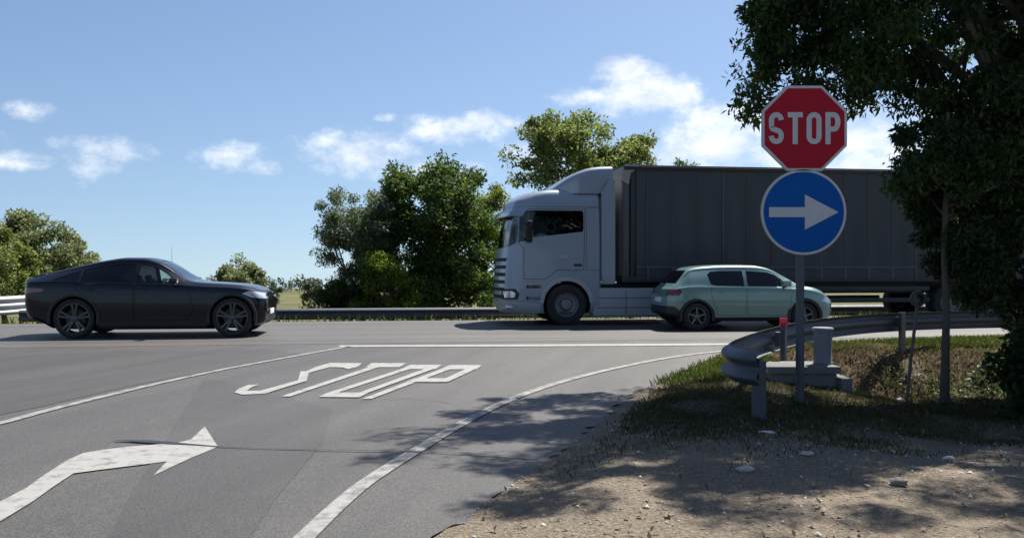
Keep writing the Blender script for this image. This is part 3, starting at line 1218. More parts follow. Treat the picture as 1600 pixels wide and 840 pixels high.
dry = scatter(52000, 3.8, 9.5, 10.6, 15.4, lambda P: verge_ok(P) & ((P[:, 1] > 12.2) | (P[:, 0] > 4.5)) & patchy(P, 3.1, .3, .1))
V, Q = blades(dry, .07, .011, 1.5)
g3 = obj_np('bank_straw', V, Q, 'grass_dry')
tag(g3, 'dry brown straw and earth clods on the ditch bank', 'dry grass', kind='stuff')
wd = scatter(4000, 5.6, 8.5, 12.2, 14.6, lambda P: verge_ok(P) & patchy(P, 1.9, 1.4, .3))
V, Q = leaves(wd + np.array([0, 0, .08]), 3600, np.full(len(wd), .08), .055, -.6, .5)
g4 = obj_np('bank_weeds', V, Q, 'weed')
tag(g4, 'pale green leafy weeds growing on the ditch bank', 'weeds', kind='stuff')
nfar = scatter(90000, -40, 34, 20, 38, lambda P: ((-P[:, 0] * ST + P[:, 1] * CT) > FAR_N + .1) & ((-P[:, 0] * ST + P[:, 1] * CT) < FAR_N + 7))
V, Q = blades(nfar, .2, .03, .6)
g5 = obj_np('far_verge_grass', V, Q, 'grass_green')
tag(g5, 'green grass strip behind the far edge of the road', 'grass', kind='stuff')


def pebbles(P, r0, r1):
    n = len(P)
    base = np.array([(1, 0, 0), (-.5, .87, 0), (-.5, -.87, 0), (.1, 0, .7), (0, 0, -.5)])
    fc = np.array([(0, 1, 3), (1, 2, 3), (2, 0, 3), (1, 0, 4), (2, 1, 4), (0, 2, 4)])
    rad = rng.uniform(0, 1, n) ** 3 * (r1 - r0) + r0
    a = rng.uniform(0, 6.28, n)
    V = np.repeat(base[None], n, 0) * rng.uniform(.6, 1.4, (n, 5, 3)) * rad[:, None, None]
    c, s = np.cos(a)[:, None], np.sin(a)[:, None]
    V = np.stack([V[..., 0] * c - V[..., 1] * s, V[..., 0] * s + V[..., 1] * c, V[..., 2]], -1) + P[:, None, :]
    Fq = fc[None] + 5 * np.arange(n)[:, None, None]
    return V.reshape(-1, 3), Fq.reshape(-1, 3)


pb = scatter(22000, -.9, 6.5, 3.2, 9.0, lambda P: verge_ok(P) & (rng.random(len(P)) < sstep(9.0, 6.0, P[:, 1] - .3 * (P[:, 0] - 1)) * .9 + .06 + .7 * (dist_poly(P, coarse) < .35)))
V, Q = pebbles(pb, .003, .014)
g6 = obj_np('gravel', V, Q, 'stone')
tag(g6, 'loose gravel on the bare dirt shoulder in front', 'gravel', kind='stuff')
pp = scatter(1500, -.9, 6.5, 3.2, 9.0, lambda P: verge_ok(P) & (P[:, 1] < 7.6 + .3 * P[:, 0]) & patchy(P, 1.7, .9, .2))
V, Q = pebbles(pp, .006, .026)
g8 = obj_np('pale_gravel', V, Q, 'stone_pale')
tag(g8, 'paler coarse stones mixed into the dirt shoulder', 'gravel', kind='stuff')
lf = scatter(1800, -.6, 6.8, 3.4, 10, verge_ok)
V, Q = leaves(lf + np.array([0, 0, .012]), 1600, np.full(len(lf), .01), .04, 0, .5, 3.0)
V[:, 2] = np.maximum(V[:, 2], np.repeat(terrain(V.reshape(-1, 4, 3)[:, 0, :2]), 4) + .006)
g7 = obj_np('fallen_leaves', V, Q, 'grass_dry')
tag(g7, 'dry fallen leaves strewn over the shaded verge', 'leaves', kind='stuff')

# ------------------------------------------------------------------ guardrails


def path_z(pts, dz):
    return [(x, y, dz + max(ground_z(x, y), -.6)) for x, y in pts]


W2 = [(.0, .155), (.012, .150), (.03, .135), (.075, .105), (.083, .085), (.075, .065), (.02, .025), (.012, 0), (.02, -.025), (.075, -.065), (.083, -.085), (.075, -.105), (.03, -.135), (.012, -.150), (.0, -.155)]
W3 = [(.0, .25), (.02, .235), (.075, .20), (.083, .175), (.075, .15), (.015, .10), (.015, .075), (.075, .03), (.083, 0), (.075, -.03), (.015, -.075), (.015, -.10), (.075, -.15), (.083, -.175), (.075, -.20), (.02, -.235), (.0, -.25)]


def beam(name, path, prof, mat, parent, side=1, thick=.006):
    """guardrail beam along path (centre line of the beam, 3-D points); side: which way the waves bulge"""
    bm = bmesh.new()
    rings = []
    for i, p in enumerate(path):
        a = Vector(path[max(i - 1, 0)])
        b = Vector(path[min(i + 1, len(path) - 1)])
        d = (b - a)
        d.z = 0
        d.normalize()
        nn = Vector((-d.y, d.x, 0)) * side
        rings.append([bm.verts.new(Vector(p) + nn * o + Vector((0, 0, h))) for o, h in prof] + [bm.verts.new(Vector(p) + nn * (o - thick) + Vector((0, 0, h))) for o, h in prof[::-1]])
    m = len(rings[0])
    for r0, r1 in zip(rings, rings[1:]):
        for k in range(m):
            bm.faces.new((r0[k], r0[(k + 1) % m], r1[(k + 1) % m], r1[k]))
    bm.faces.new(rings[0])
    bm.faces.new(rings[-1][::-1])
    bmesh.ops.recalc_face_normals(bm, faces=bm.faces[:])
    return obj_bm(name, bm, mat, parent, angle=50)


def cpost(bm, x, y, z0, z1, ang, w=.11, d=.06, t=.008):
    """C-section steel post"""
    c, s = math.cos(ang), math.sin(ang)
    prof = [(-d / 2, -w / 2), (d / 2, -w / 2), (d / 2, -w / 2 + .02), (-d / 2 + t, -w / 2 + .02), (-d / 2 + t, w / 2 - .02), (d / 2, w / 2 - .02), (d / 2, w / 2), (-d / 2, w / 2)]
    prism(bm, [(x + a * c - b * s, y + a * s + b * c) for a, b in prof], z0, z1, 'z')


# near right corner rail
near_path = smooth_poly([(2.24, 8.0), (2.14, 8.1), (2.08, 8.38), (2.18, 8.95), (2.6, 9.9), (3.3, 11.3), (4.6, 13.4), (6.5, 15.2), (9.0, 16.05), (14, 16.95), (24, 18.3), (34, 19.7)], 3)
RZ = .50
gr = empty('guardrail', (2.3, 8.1, 0))
tag(gr, 'galvanised guardrail with its open end facing us beside the direction sign', 'guardrail')


def rel(pts, o):
    return [(p[0] - o[0], p[1] - o[1], p[2] - o[2]) for p in pts]


og = (2.3, 8.1, 0)
beam('beam', rel([(x, y, RZ) for x, y in near_path], og), W2, 'galvanised', gr, side=1)
def near_pt(s):
    tot = 0
    for a, b in zip(near_path, near_path[1:]):
        l = math.hypot(b[0] - a[0], b[1] - a[1])
        if tot + l >= s:
            t = (s - tot) / l
            return a[0] + (b[0] - a[0]) * t, a[1] + (b[1] - a[1]) * t, math.atan2(b[1] - a[1], b[0] - a[0])
        tot += l
    return None


for i, s in enumerate([.06, 3.75, 8.6, 11.2, 13.5, 16.0, 18.5, 21.0, 23.5, 26.0]):
    q = near_pt(s)
    if not q:
        continue
    x, y, a = q
    off = .10
    x2, y2 = x + math.sin(a) * off, y - math.cos(a) * off
    bm = bmesh.new()
    if i == 0:
        x2, y2 = 2.26, 8.12
        cpost(bm, x2 - og[0], y2 - og[1], ground_z(x2, y2) - .3, RZ + .06, math.pi / 2, .115, .07)
    else:
        cpost(bm, x2 - og[0], y2 - og[1], ground_z(x2, y2) - .3, RZ + .17, a + math.pi / 2)
    box(bm, -.05, .05, -.05, .05, RZ - .09, RZ + .09, M=Matrix.Translation((x - og[0] + math.sin(a) * .03, y - og[1] - math.cos(a) * .03, 0)) @ Matrix.Rotation(a, 4, 'Z') @ Matrix.Diagonal((1, .6, 1, 1)))
    obj_bm('post', bm, 'galvanised' if i < 2 else 'dark_steel', gr, smooth=False)
    if i == 1:
        boxo('reflector', (x2 - og[0] - .05, x2 - og[0] + .05, y2 - og[1] - .012, y2 - og[1] + .012, RZ + .172, RZ + .272), 'reflector_red', gr, bev=.006)

# far rail beyond the road
fr_n = FAR_N + .75
far_path = [rp(s, fr_n) for s in np.arange(-9.6, 44, 2)]
of = (*rp(-9.6, fr_n), 0)
zf = -.42
fr = empty('guardrail', of)
tag(fr, 'low grey steel guardrail along the far road edge behind the truck', 'guardrail')
beam('beam', rel([(x, y, zf + .58) for x, y in far_path], of), W2, 'galvanised', fr, side=-1)
for k, s in enumerate(np.arange(-9, 43, 4)):
    x, y = rp(s, fr_n + .09)
    bm = bmesh.new()
    cpost(bm, x - of[0], y - of[1], ground_z(x, y) - .3, zf + .74, TH + math.pi / 2)
    obj_bm('post', bm, 'rust_post', fr, smooth=False)
# pale three-wave rail at the left edge
lp = smooth_poly([(-16.6, 21.6), (-14.2, 22.5), (-13.4, 23.3), (-13.6, 25.5), (-14.5, 31), (-15.5, 40)], 3)
ol = (-13.4, 23.3, 0)
lr = empty('guardrail', ol)
tag(lr, 'pale three wave guardrail at the left edge behind the dark car', 'guardrail')
lz = -.02
beam('beam', rel([(x, y, lz + .44) for x, y in lp], ol), W3, 'galvanised_light', lr, side=-1)
tot = 0
nxt = .5
for a, b in zip(lp, lp[1:]):
    l = math.hypot(b[0] - a[0], b[1] - a[1])
    while nxt < tot + l:
        t = (nxt - tot) / l
        x, y = a[0] + (b[0] - a[0]) * t, a[1] + (b[1] - a[1]) * t
        an = math.atan2(b[1] - a[1], b[0] - a[0])
        x, y = x - math.sin(an) * .1, y + math.cos(an) * .1
        bm = bmesh.new()
        cpost(bm, x - ol[0], y - ol[1], ground_z(x, y) - .3, lz + .66, an + math.pi / 2)
        obj_bm('post', bm, 'rust_post', lr, smooth=False)
        nxt += 2.2
    tot += l

# ------------------------------------------------------------------ traffic sign
SY = 9.38
SX = (1250 - 800) / F * SY
sz0 = ground_z(SX, SY)
sg = empty('traffic_sign', (SX, SY, sz0))
tag(sg, 'red eight sided STOP sign above a round blue right arrow sign on one pole', 'traffic sign')


def sz(v):
    return HC + (420 - v) * SY / F - sz0


bm = bmesh.new()
tube(bm, [(0, 0, -.25), (0, 0, sz(150))], .044, 20)
obj_bm('pole', bm, 'galvanised', sg)
bm = bmesh.new()
tube(bm, [(0, 0, sz(150)), (0, 0, sz(150) + .02)], .048, 16)
obj_bm('pole_cap', bm, 'plastic_black', sg)
cz_s, cz_b = sz(202), sz(332)
cx_s = .026


def ngon(r, n, a0):
    return [(r * math.cos(a0 + 2 * math.pi * k / n), r * math.sin(a0 + 2 * math.pi * k / n)) for k in range(n)]


def plate(name, poly, y0, y1, cx, cz, mat, parent, bev=0):
    bm = bmesh.new()
    prism(bm, [(cx + a, cz + b) for a, b in poly], y0, y1, 'y')
    return obj_bm(name, bm, mat, parent, smooth=False)


yf = -.062
oct_r = .448 / math.cos(math.pi / 8)
sp = plate('stop_plate', ngon(oct_r, 8, math.pi / 8), yf, yf + .022, cx_s, cz_s, 'sign_back', sg)
plate('border', ngon(oct_r * .995, 8, math.pi / 8), yf - .003, yf - .0005, cx_s, cz_s, 'sign_white', sp)
plate('red_face', ngon(oct_r * .935, 8, math.pi / 8), yf - .006, yf - .0032, cx_s, cz_s, 'sign_red', sp)


def stroke_letter(name, strokes, x0, z0, parent, mat, y, th, closed=()):
    bm = bmesh.new()
    for k, (pts, cl) in enumerate(strokes):
        n = len(pts)
        inn, outr = [], []
        for i, p in enumerate(pts):
            a = Vector(pts[(i - 1) % n] if (cl or i > 0) else p)
            b = Vector(pts[(i + 1) % n] if (cl or i < n - 1) else p)
            d = (b - a).normalized()
            nn = Vector((-d.y, d.x)) * th / 2
            inn.append((x0 + p[0] + nn.x, z0 + p[1] + nn.y))
            outr.append((x0 + p[0] - nn.x, z0 + p[1] - nn.y))
        m = n if cl else n - 1
        yy = y - .0006 * k
        va = [bm.verts.new((a, yy, b)) for a, b in inn]
        vb = [bm.verts.new((a, yy, b)) for a, b in outr]
        vc = [bm.verts.new((a, yy + .002, b)) for a, b in inn]
        vd = [bm.verts.new((a, yy + .002, b)) for a, b in outr]
        for i in range(m):
            j = (i + 1) % n
            bm.faces.new((va[i], va[j], vb[j], vb[i]))
            bm.faces.new((va[i], vc[i], vc[j], va[j]))
            bm.faces.new((vb[i], vb[j], vd[j], vd[i]))
    bmesh.ops.recalc_face_normals(bm, faces=bm.faces[:])
    o = obj_bm(name, bm, mat, parent, smooth=False)
    return o


def arc(cx, cz, rx, rz, a0, a1, n=10):
    return [(cx + rx * math.cos(R(a0 + (a1 - a0) * k / n)), cz + rz * math.sin(R(a0 + (a1 - a0) * k / n))) for k in range(n + 1)]


LH, LW, T_ = .335, .158, .054
h2, w2 = LH / 2 - T_ / 2, LW / 2 - T_ / 2
S_ = [(arc(0, h2 - w2 * 1.15, w2, w2 * 1.15, 5, 180, 12) + arc(0, -.0 + .03, w2, h2 - w2 * 1.15 - .0, 185, 225, 4)[1:3] + arc(0, -h2 + w2 * 1.15, w2, w2 * 1.15, 55, -180, 14), False)]
T_L = [([(0, -LH / 2), (0, LH / 2 - T_)], False), ([(-LW / 2, LH / 2 - T_ / 2), (LW / 2, LH / 2 - T_ / 2)], False)]
O_ = [(arc(0, h2 - w2, w2, w2, 0, 180, 10) + arc(0, -h2 + w2, w2, w2, 180, 360, 10), True)]
Pw = w2
P_ = [([(-w2, -LH / 2), (-w2, LH / 2)], False), ([(-w2 + T_ / 2, h2)] + arc(.01, h2 - .075, Pw - .01, .075, 90, -90, 10) + [(-w2 + T_ / 2, h2 - .15)], False)]
step = .198
for k, st in enumerate((S_, T_L, O_, P_)):
    stroke_letter('letter', st, cx_s - 1.5 * step + k * step, cz_s, sp, 'sign_white', yf - .0085, T_)
bp = plate('direction_plate', ngon(.45, 56, 0), yf, yf + .022, .018, cz_b, 'sign_back', sg)
plate('border', ngon(.448, 56, 0), yf - .003, yf - .0005, .018, cz_b, 'sign_white', bp)
plate('blue_face', ngon(.422, 56, 0), yf - .006, yf - .0032, .018, cz_b, 'sign_blue', bp)
plate('arrow', [(-.365, -.052), (.01, -.052), (.01, -.185), (.365, 0), (.01, .185), (.01, .052), (-.365, .052)], yf - .009, yf - .0062, .018, cz_b, 'sign_white', bp)
for zc in (cz_s + .2, cz_s - .2, cz_b + .2, cz_b - .2):
    bm = bmesh.new()
    box(bm, -.20, .20, yf + .0235, yf + .034, zc - .02, zc + .02)
    lathe(bm, [(.046, zc - .018), (.056, zc - .018), (.056, zc + .018), (.046, zc + .018)], 20, 'z')
    obj_bm('bracket', bm, 'dark_steel', sg)

# ------------------------------------------------------------------ bollard, headwall, tilted marker, litter
hw_o = (3.55, 10.75, ground_z(3.55, 10.75))
hwl = empty('culvert_headwall', hw_o)
tag(hwl, 'low concrete culvert headwall block under the grey bollard', 'culvert')
tz = HC - 152 * 10.55 / F - hw_o[2]
boxo('slab', (-.52, .36, -.22, .42, tz - .09, tz), 'concrete', hwl, bev=.02)
boxo('wall', (-.48, .33, -.17, .38, -.6, tz - .088), 'concrete', hwl, bev=.015)
boxo('wing_wall', (.335, .47, -.30, .40, -1.0, tz - .13), 'concrete', hwl, bev=.02)
bo = (3.79, 10.82, hw_o[2] + tz)
bl = empty('bollard', bo)
tag(bl, 'short grey bollard with a flat cap on the concrete headwall', 'bollard')
bm = bmesh.new()
prof = [(.0, 0), (.118, 0), (.118, .02), (.112, .03), (.118, .40), (.0, .40)]
lathe(bm, [(.112, .0), (.114, .02), (.104, .035), (.112, .40), (.02, .40)], 24, 'z')
bmesh.ops.remove_doubles(bm, verts=bm.verts[:], dist=1e-5)
obj_bm('post', bm, 'bollard_grey', bl)
bm = bmesh.new()
lathe(bm, [(.10, .395), (.126, .395), (.128, .43), (.118, .445), (.001, .448)], 24, 'z')
obj_bm('cap', bm, 'bollard_grey', bl)

mo = (4.86, 11.0, ground_z(4.86, 11.0))
mk = empty('marker_post', mo)
tag(mk, 'thin leaning marker post with a small round disc by the ditch', 'marker post')
top = Vector((5.03, 11.0, .99)) - Vector(mo)
bm = bmesh.new()
tube(bm, [(0, 0, -.2), tuple(top * .5), tuple(top)], .02, 10)
obj_bm('pole', bm, 'rust_post', mk)
bm = bmesh.new()
lathe(bm, [(.001, -.012), (.066, -.012), (.066, .004), (.001, .004)], 24, 'y', top + Vector((-.01, -.028, .04)))
obj_bm('disc', bm, 'gloss_black', mk)
bm = bmesh.new()
lathe(bm, [(.066, -.016), (.098, -.016), (.1, .0), (.098, .01), (.066, .01), (.066, -.016)], 28, 'y', top + Vector((-.01, -.028, .04)))
obj_bm('rim', bm, 'galvanised', mk)


def litter(name, x, y, s, label, mat='litter', rz=0, thick=.25):
    bm = bmesh.new()
    bmesh.ops.create_icosphere(bm, subdivisions=2, radius=1)
    for v in bm.verts:
        v.co *= random.uniform(.75, 1.2)
        v.co = Vector((v.co.x * s[0], v.co.y * s[1], v.co.z * s[2]))
    o = obj_bm(name, bm, mat, None, smooth=False)
    o.location = (x, y, ground_z(x, y) + s[2] * .75)
    o.rotation_euler = (0, 0, rz)
    tag(o, label, 'litter' if mat == 'litter' else 'stone')


x, y = gp(1201, 684)
litter('paper_scrap', x, y, (.085, .03, .012), 'white paper scrap on the dark grass left of the pole foot', rz=-.5)
litter('plastic_bag', 2.92, 10.5, (.075, .05, .07), 'crumpled white plastic scrap behind the guardrail end', rz=.3)
x, y = gp(1165, 748)
litter('pale_stone', x, y, (.06, .035, .025), 'pale stone on the bare dirt below the paper scrap', 'stone_pale')
x, y = gp(1262, 720)
litter('pale_stone', x, y, (.055, .03, .022), 'pale flat stone on the dirt below the sign pole', 'stone_pale')
x, y = gp(1482, 722)
litter('pale_stone', x, y, (.04, .03, .02), 'small pale stone on the dirt below the slender trunk', 'stone_pale')
x, y = gp(1405, 772)
litter('pale_stone', x, y, (.055, .05, .03), 'rounded grey stone in the dirt at lower right', 'stone')
litter('pale_stone', 4.45, 10.15, (.05, .04, .035), 'small pale stone at the ditch edge by the leaning marker', 'stone_pale')

# far antenna mast
mb = base_at(268.5, 220)
ms = empty('antenna_mast', mb)
tag(ms, 'thin antenna mast far away above the dark car windscreen', 'mast')
mh = HC + (420 - 386) * 220 / F - mb[2]
bm = bmesh.new()
tube(bm, [(0, 0, 0), (0, 0, mh * .7), (0, 0, mh)], [.07, .05, .03], 6)
obj_bm('mast', bm, 'galvanised', ms)
bm = bmesh.new()
for k in range(3):
    t = k * 2.094
    tube(bm, [(0, 0, mh * .6), (math.cos(t) * 4, math.sin(t) * 4, 0)], .02, 5)
obj_bm('guy_wire', bm, 'dark_steel', ms)

# ------------------------------------------------------------------ vehicles


def make_wheel(parent, x, y, r, w, rim_r, side, style, rim_mat, name='wheel'):
    """wheel centred at (x,y,r); side = +1 when the outer face looks to +y"""
    hub = empty('tmp')
    bpy.data.objects.remove(hub)
    bm = bmesh.new()
    lathe(bm, [(.001, -side * .02), (rim_r * .62, -side * .02), (rim_r * .62, side * .02), (.001, side * .02)], 24, 'y')
    o = obj_bm(name, bm, 'brake', parent)
    o.location = (x, y, r)
    bm = bmesh.new()
    hw = w / 2
    prof = [(rim_r * .97, -hw * .82), (rim_r * 1.06, -hw * .95), ((rim_r + r) / 2, -hw * 1.02), (r * .965, -hw * .92), (r, -hw * .7), (r, hw * .7), (r * .965, hw * .92), ((rim_r + r) / 2, hw * 1.02), (rim_r * 1.06, hw * .95), (rim_r * .97, hw * .82)]
    lathe(bm, prof, 44, 'y')
    bmesh.ops.recalc_face_normals(bm, faces=bm.faces[:])
    obj_bm('tyre', bm, 'tyre', o)
    bm = bmesh.new()
    so = side
    if style == 'truck':
        lathe(bm, [(rim_r, so * hw * .85), (rim_r * .93, so * hw * .8), (rim_r * .86, so * hw * .35), (rim_r * .55, so * hw * .2), (rim_r * .5, so * hw * .5), (rim_r * .42, so * hw * .75), (rim_r * .2, so * hw * .8), (.001, so * hw * .8)], 32, 'y')
        for k in range(10):
            t = k * 2 * math.pi / 10
            lathe(bm, [(.016, so * hw * .18), (.016, so * hw * .36), (.001, so * hw * .36)], 6, 'y', (rim_r * .7 * math.cos(t), 0, rim_r * .7 * math.sin(t)))
    else:
        lathe(bm, [(rim_r * 1.0, so * hw * .85), (rim_r * .94, so * hw * .88), (rim_r * .90, so * hw * .7), (rim_r * .88, so * hw * .0), (rim_r * .88, -so * hw * .8)], 36, 'y')
        ns = 5
        for k in range(ns):
            t0 = k * 2 * math.pi / ns + .3
            for q in ((-.13, .13),) if style == 'star' else ((-.26, -.06), (.06, .26)):
                v = []
                for rr, wd, hh in ((rim_r * .14, 1.5, .55), (rim_r * .55, 1.0, .72), (rim_r * .92, 1.15, .8)):
                    m_ = t0 + (q[0] + q[1]) / 2
                    hwid = (q[1] - q[0]) / 2 * rim_r * .62 * wd
                    cx_, cz_ = rr * math.cos(m_), rr * math.sin(m_)
                    px, pz = -math.sin(m_) * hwid, math.cos(m_) * hwid
                    v.append([bm.verts.new((cx_ - px, so * hw * hh, cz_ - pz)), bm.verts.new((cx_ + px, so * hw * hh, cz_ + pz)), bm.verts.new((cx_ + px * 1.2, so * hw * (hh - .25), cz_ + pz * 1.2)), bm.verts.new((cx_ - px * 1.2, so * hw * (hh - .25), cz_ - pz * 1.2))])
                for a, b in zip(v, v[1:]):
                    for j in range(4):
                        bm.faces.new((a[j], a[(j + 1) % 4], b[(j + 1) % 4], b[j]))
        lathe(bm, [(rim_r * .22, so * hw * .35), (rim_r * .2, so * hw * .68), (rim_r * .12, so * hw * .74), (.001, so * hw * .74)], 20, 'y')
    bmesh.ops.recalc_face_normals(bm, faces=bm.faces[:])
    obj_bm('rim', bm, rim_mat, o)
    return o


def catmull(pts, k):
    pts = [np.array(p, float) for p in pts]
    o = []
    for i in range(len(pts) - 1):
        p0 = pts[i - 1] if i > 0 else 2 * pts[0] - pts[1]
        p1, p2 = pts[i], pts[i + 1]
        p3 = pts[i + 2] if i + 2 < len(pts) else 2 * pts[-1] - pts[-2]
        for j in range(k):
            t = j / k
            o.append(.5 * ((2 * p1) + (-p0 + p2) * t + (2 * p0 - 5 * p1 + 4 * p2 - p3) * t**2 + (-p0 + 3 * p1 - 3 * p2 + p3) * t**3))
    o.append(pts[-1])
    return o


def car_shell(L, W, top, belt, bottom, plan, roofw, nose, tail, n=110):
    zt, zs, zb, pw, rw = (pchip(*zip(*c)) for c in (top, belt, bottom, plan, roofw))
    nf, tf = pchip(*zip(*nose)), pchip(*zip(*tail))
    bm = bmesh.new()
    ts = [.5 - .5 * math.cos(math.pi * i / n) for i in range(n + 1)]
    ts = [.55 * i / n + .45 * t for i, t in zip(range(n + 1), ts)]
    rings = []
    for t in ts:
        x = t * L
        hw = pw(x) * W / 2
        a, b, c = zb(x), zs(x), zt(x)
        r = rw(x) * W / 2
        h = c - b
        d = b - a
        half = catmull([(0, a), (.8 * hw, a), (.93 * hw, a + .025), (.972 * hw, a + .12 * d), (.978 * hw, a + .26 * d), (.998 * hw, a + .42 * d), (1.0 * hw, a + .66 * d), (.992 * hw, a + .86 * d), (.966 * hw, b),
                        (.94 * hw, b + .045 * h), (.94 * hw + (r - .94 * hw) * .5, b + .45 * h), (r, b + .78 * h), (.955 * r, b + .88 * h), (.84 * r, b + .95 * h), (.5 * r, b + .99 * h), (0, c)], 3)
        ring = []
        wf = float(sstep(L - .9, L, x))
        wr = float(sstep(.8, 0, x))
        full = [(p[0], p[1]) for p in half] + [(-p[0], p[1]) for p in half[-2:0:-1]]
        for yy, zz in full:
            xx = x + wf * nf(zz) + wr * tf(zz)
            ring.append(bm.verts.new((xx, yy, zz)))
        rings.append(ring)
    m = len(rings[0])
    for r0, r1 in zip(rings, rings[1:]):
        for k in range(m):
            bm.faces.new((r0[k], r0[(k + 1) % m], r1[(k + 1) % m], r1[k]))
    for rg, flip in ((rings[0], False), (rings[-1], True)):
        # close the end with a grid of strips between left and right half
        h_ = m // 2
        for k in range(h_):
            q = [rg[k], rg[k + 1], rg[(m - k - 1) % m], rg[(m - k) % m]]
            u_ = []
            for v in q:
                if v not in u_:
                    u_.append(v)
            if len(u_) >= 3:
                bm.faces.new(u_)
    bmesh.ops.recalc_face_normals(bm, faces=bm.faces[:])
    return bm


def car_common(root, L, W, wheels, r, tw, rim, style, rim_mat, cab):
    for x in wheels:
        for s in (1, -1):
            make_wheel(root, x, s * (W / 2 - tw / 2 - .02), r, tw, rim, s, style, rim_mat)
    # cabin
    x0, x1, zf_, zb_ = cab
    boxo('cabin_floor', (x0 - .3, x1 + .5, -W / 2 + .16, W / 2 - .16, .28, .36), 'interior', root)
    boxo('dashboard', (x1 - .05, x1 + .45, -W / 2 + .14, W / 2 - .14, .62, zb_ - .03), 'interior', root, bev=.05)
    for xs_ in (x0, x0 + .95):
        for s in (1, -1):
            bm = bmesh.new()
            box(bm, xs_, xs_ + .52, s * .36 - .25, s * .36 + .25, .36, .58, bev=.06)
            Mx = Matrix.Translation((xs_ + .02, 0, .52)) @ Matrix.Rotation(R(-14), 4, 'Y')
            box(bm, -.09, .07, s * .36 - .24, s * .36 + .24, 0, .58, bev=.05, M=Mx)
            box(bm, -.05, .05, s * .36 - .13, s * .36 + .13, .60, .76, bev=.04, M=Mx)
            obj_bm('seat', bm, 'seat_cloth', root)
    bm = bmesh.new()
    Mx = Matrix.Translation((x1 - .15, .36, zb_ - .06)) @ Matrix.Rotation(R(65), 4, 'Y')
    pts = [Mx @ Vector((.18 * math.cos(t), .18 * math.sin(t), 0)) for t in [2 * math.pi * k / 20 for k in range(21)]]
    tube(bm, pts, .014, 8, cap=False)
    tube(bm, [Mx @ Vector((-.17, 0, 0)), Mx @ Vector((.17, 0, 0))], .014, 6)
    obj_bm('steering_wheel', bm, 'interior', root)


def arch_lip(root, x, z, r0, r1, y, side, mat, a0=-8, a1=188, name='wheel_arch'):
    bm = bmesh.new()
    n = 28
    prof = [(r0, y - side * .05), (r0, y + side * .004), ((r0 + r1) / 2, y + side * .016), (r1, y + side * .006), (r1, y - side * .03)]
    rings = []
    for k in range(n + 1):
        t = R(a0 + (a1 - a0) * k / n)
        rings.append([bm.verts.new((x + rr * math.cos(t), yy, z + rr * math.sin(t))) for rr, yy in prof])
    for p, q in zip(rings, rings[1:]):
        for j in range(len(prof) - 1):
            bm.faces.new((p[j], q[j], q[j + 1], p[j + 1]))
    bmesh.ops.recalc_face_normals(bm, faces=bm.faces[:])
    return obj_bm(name, bm, mat, root)


def wheel_well(root, x, z, r, W):
    for s in (1, -1):
        bm = bmesh.new()
        n = 20
        rows = []
        for k in range(n + 1):
            t = R(-20 + 220 * k / n)
            rows.append((bm.verts.new((x + r * math.cos(t), s * (W / 2 - .05), z + r * math.sin(t))), bm.verts.new((x + r * math.cos(t), s * (W / 2 - .42), z + r * math.sin(t)))))
        for p, q in zip(rows, rows[1:]):
            bm.faces.new((p[0], q[0], q[1], p[1]))
        bm.faces.new([p[1] for p in rows])
        obj_bm('wheel_well', bm, 'interior', root)


def side_sel(ymin, zmin=-9, xmin=-9, xmax=99):
    return lambda c: abs(c.y) > ymin and c.z > zmin and xmin < c.x < xmax


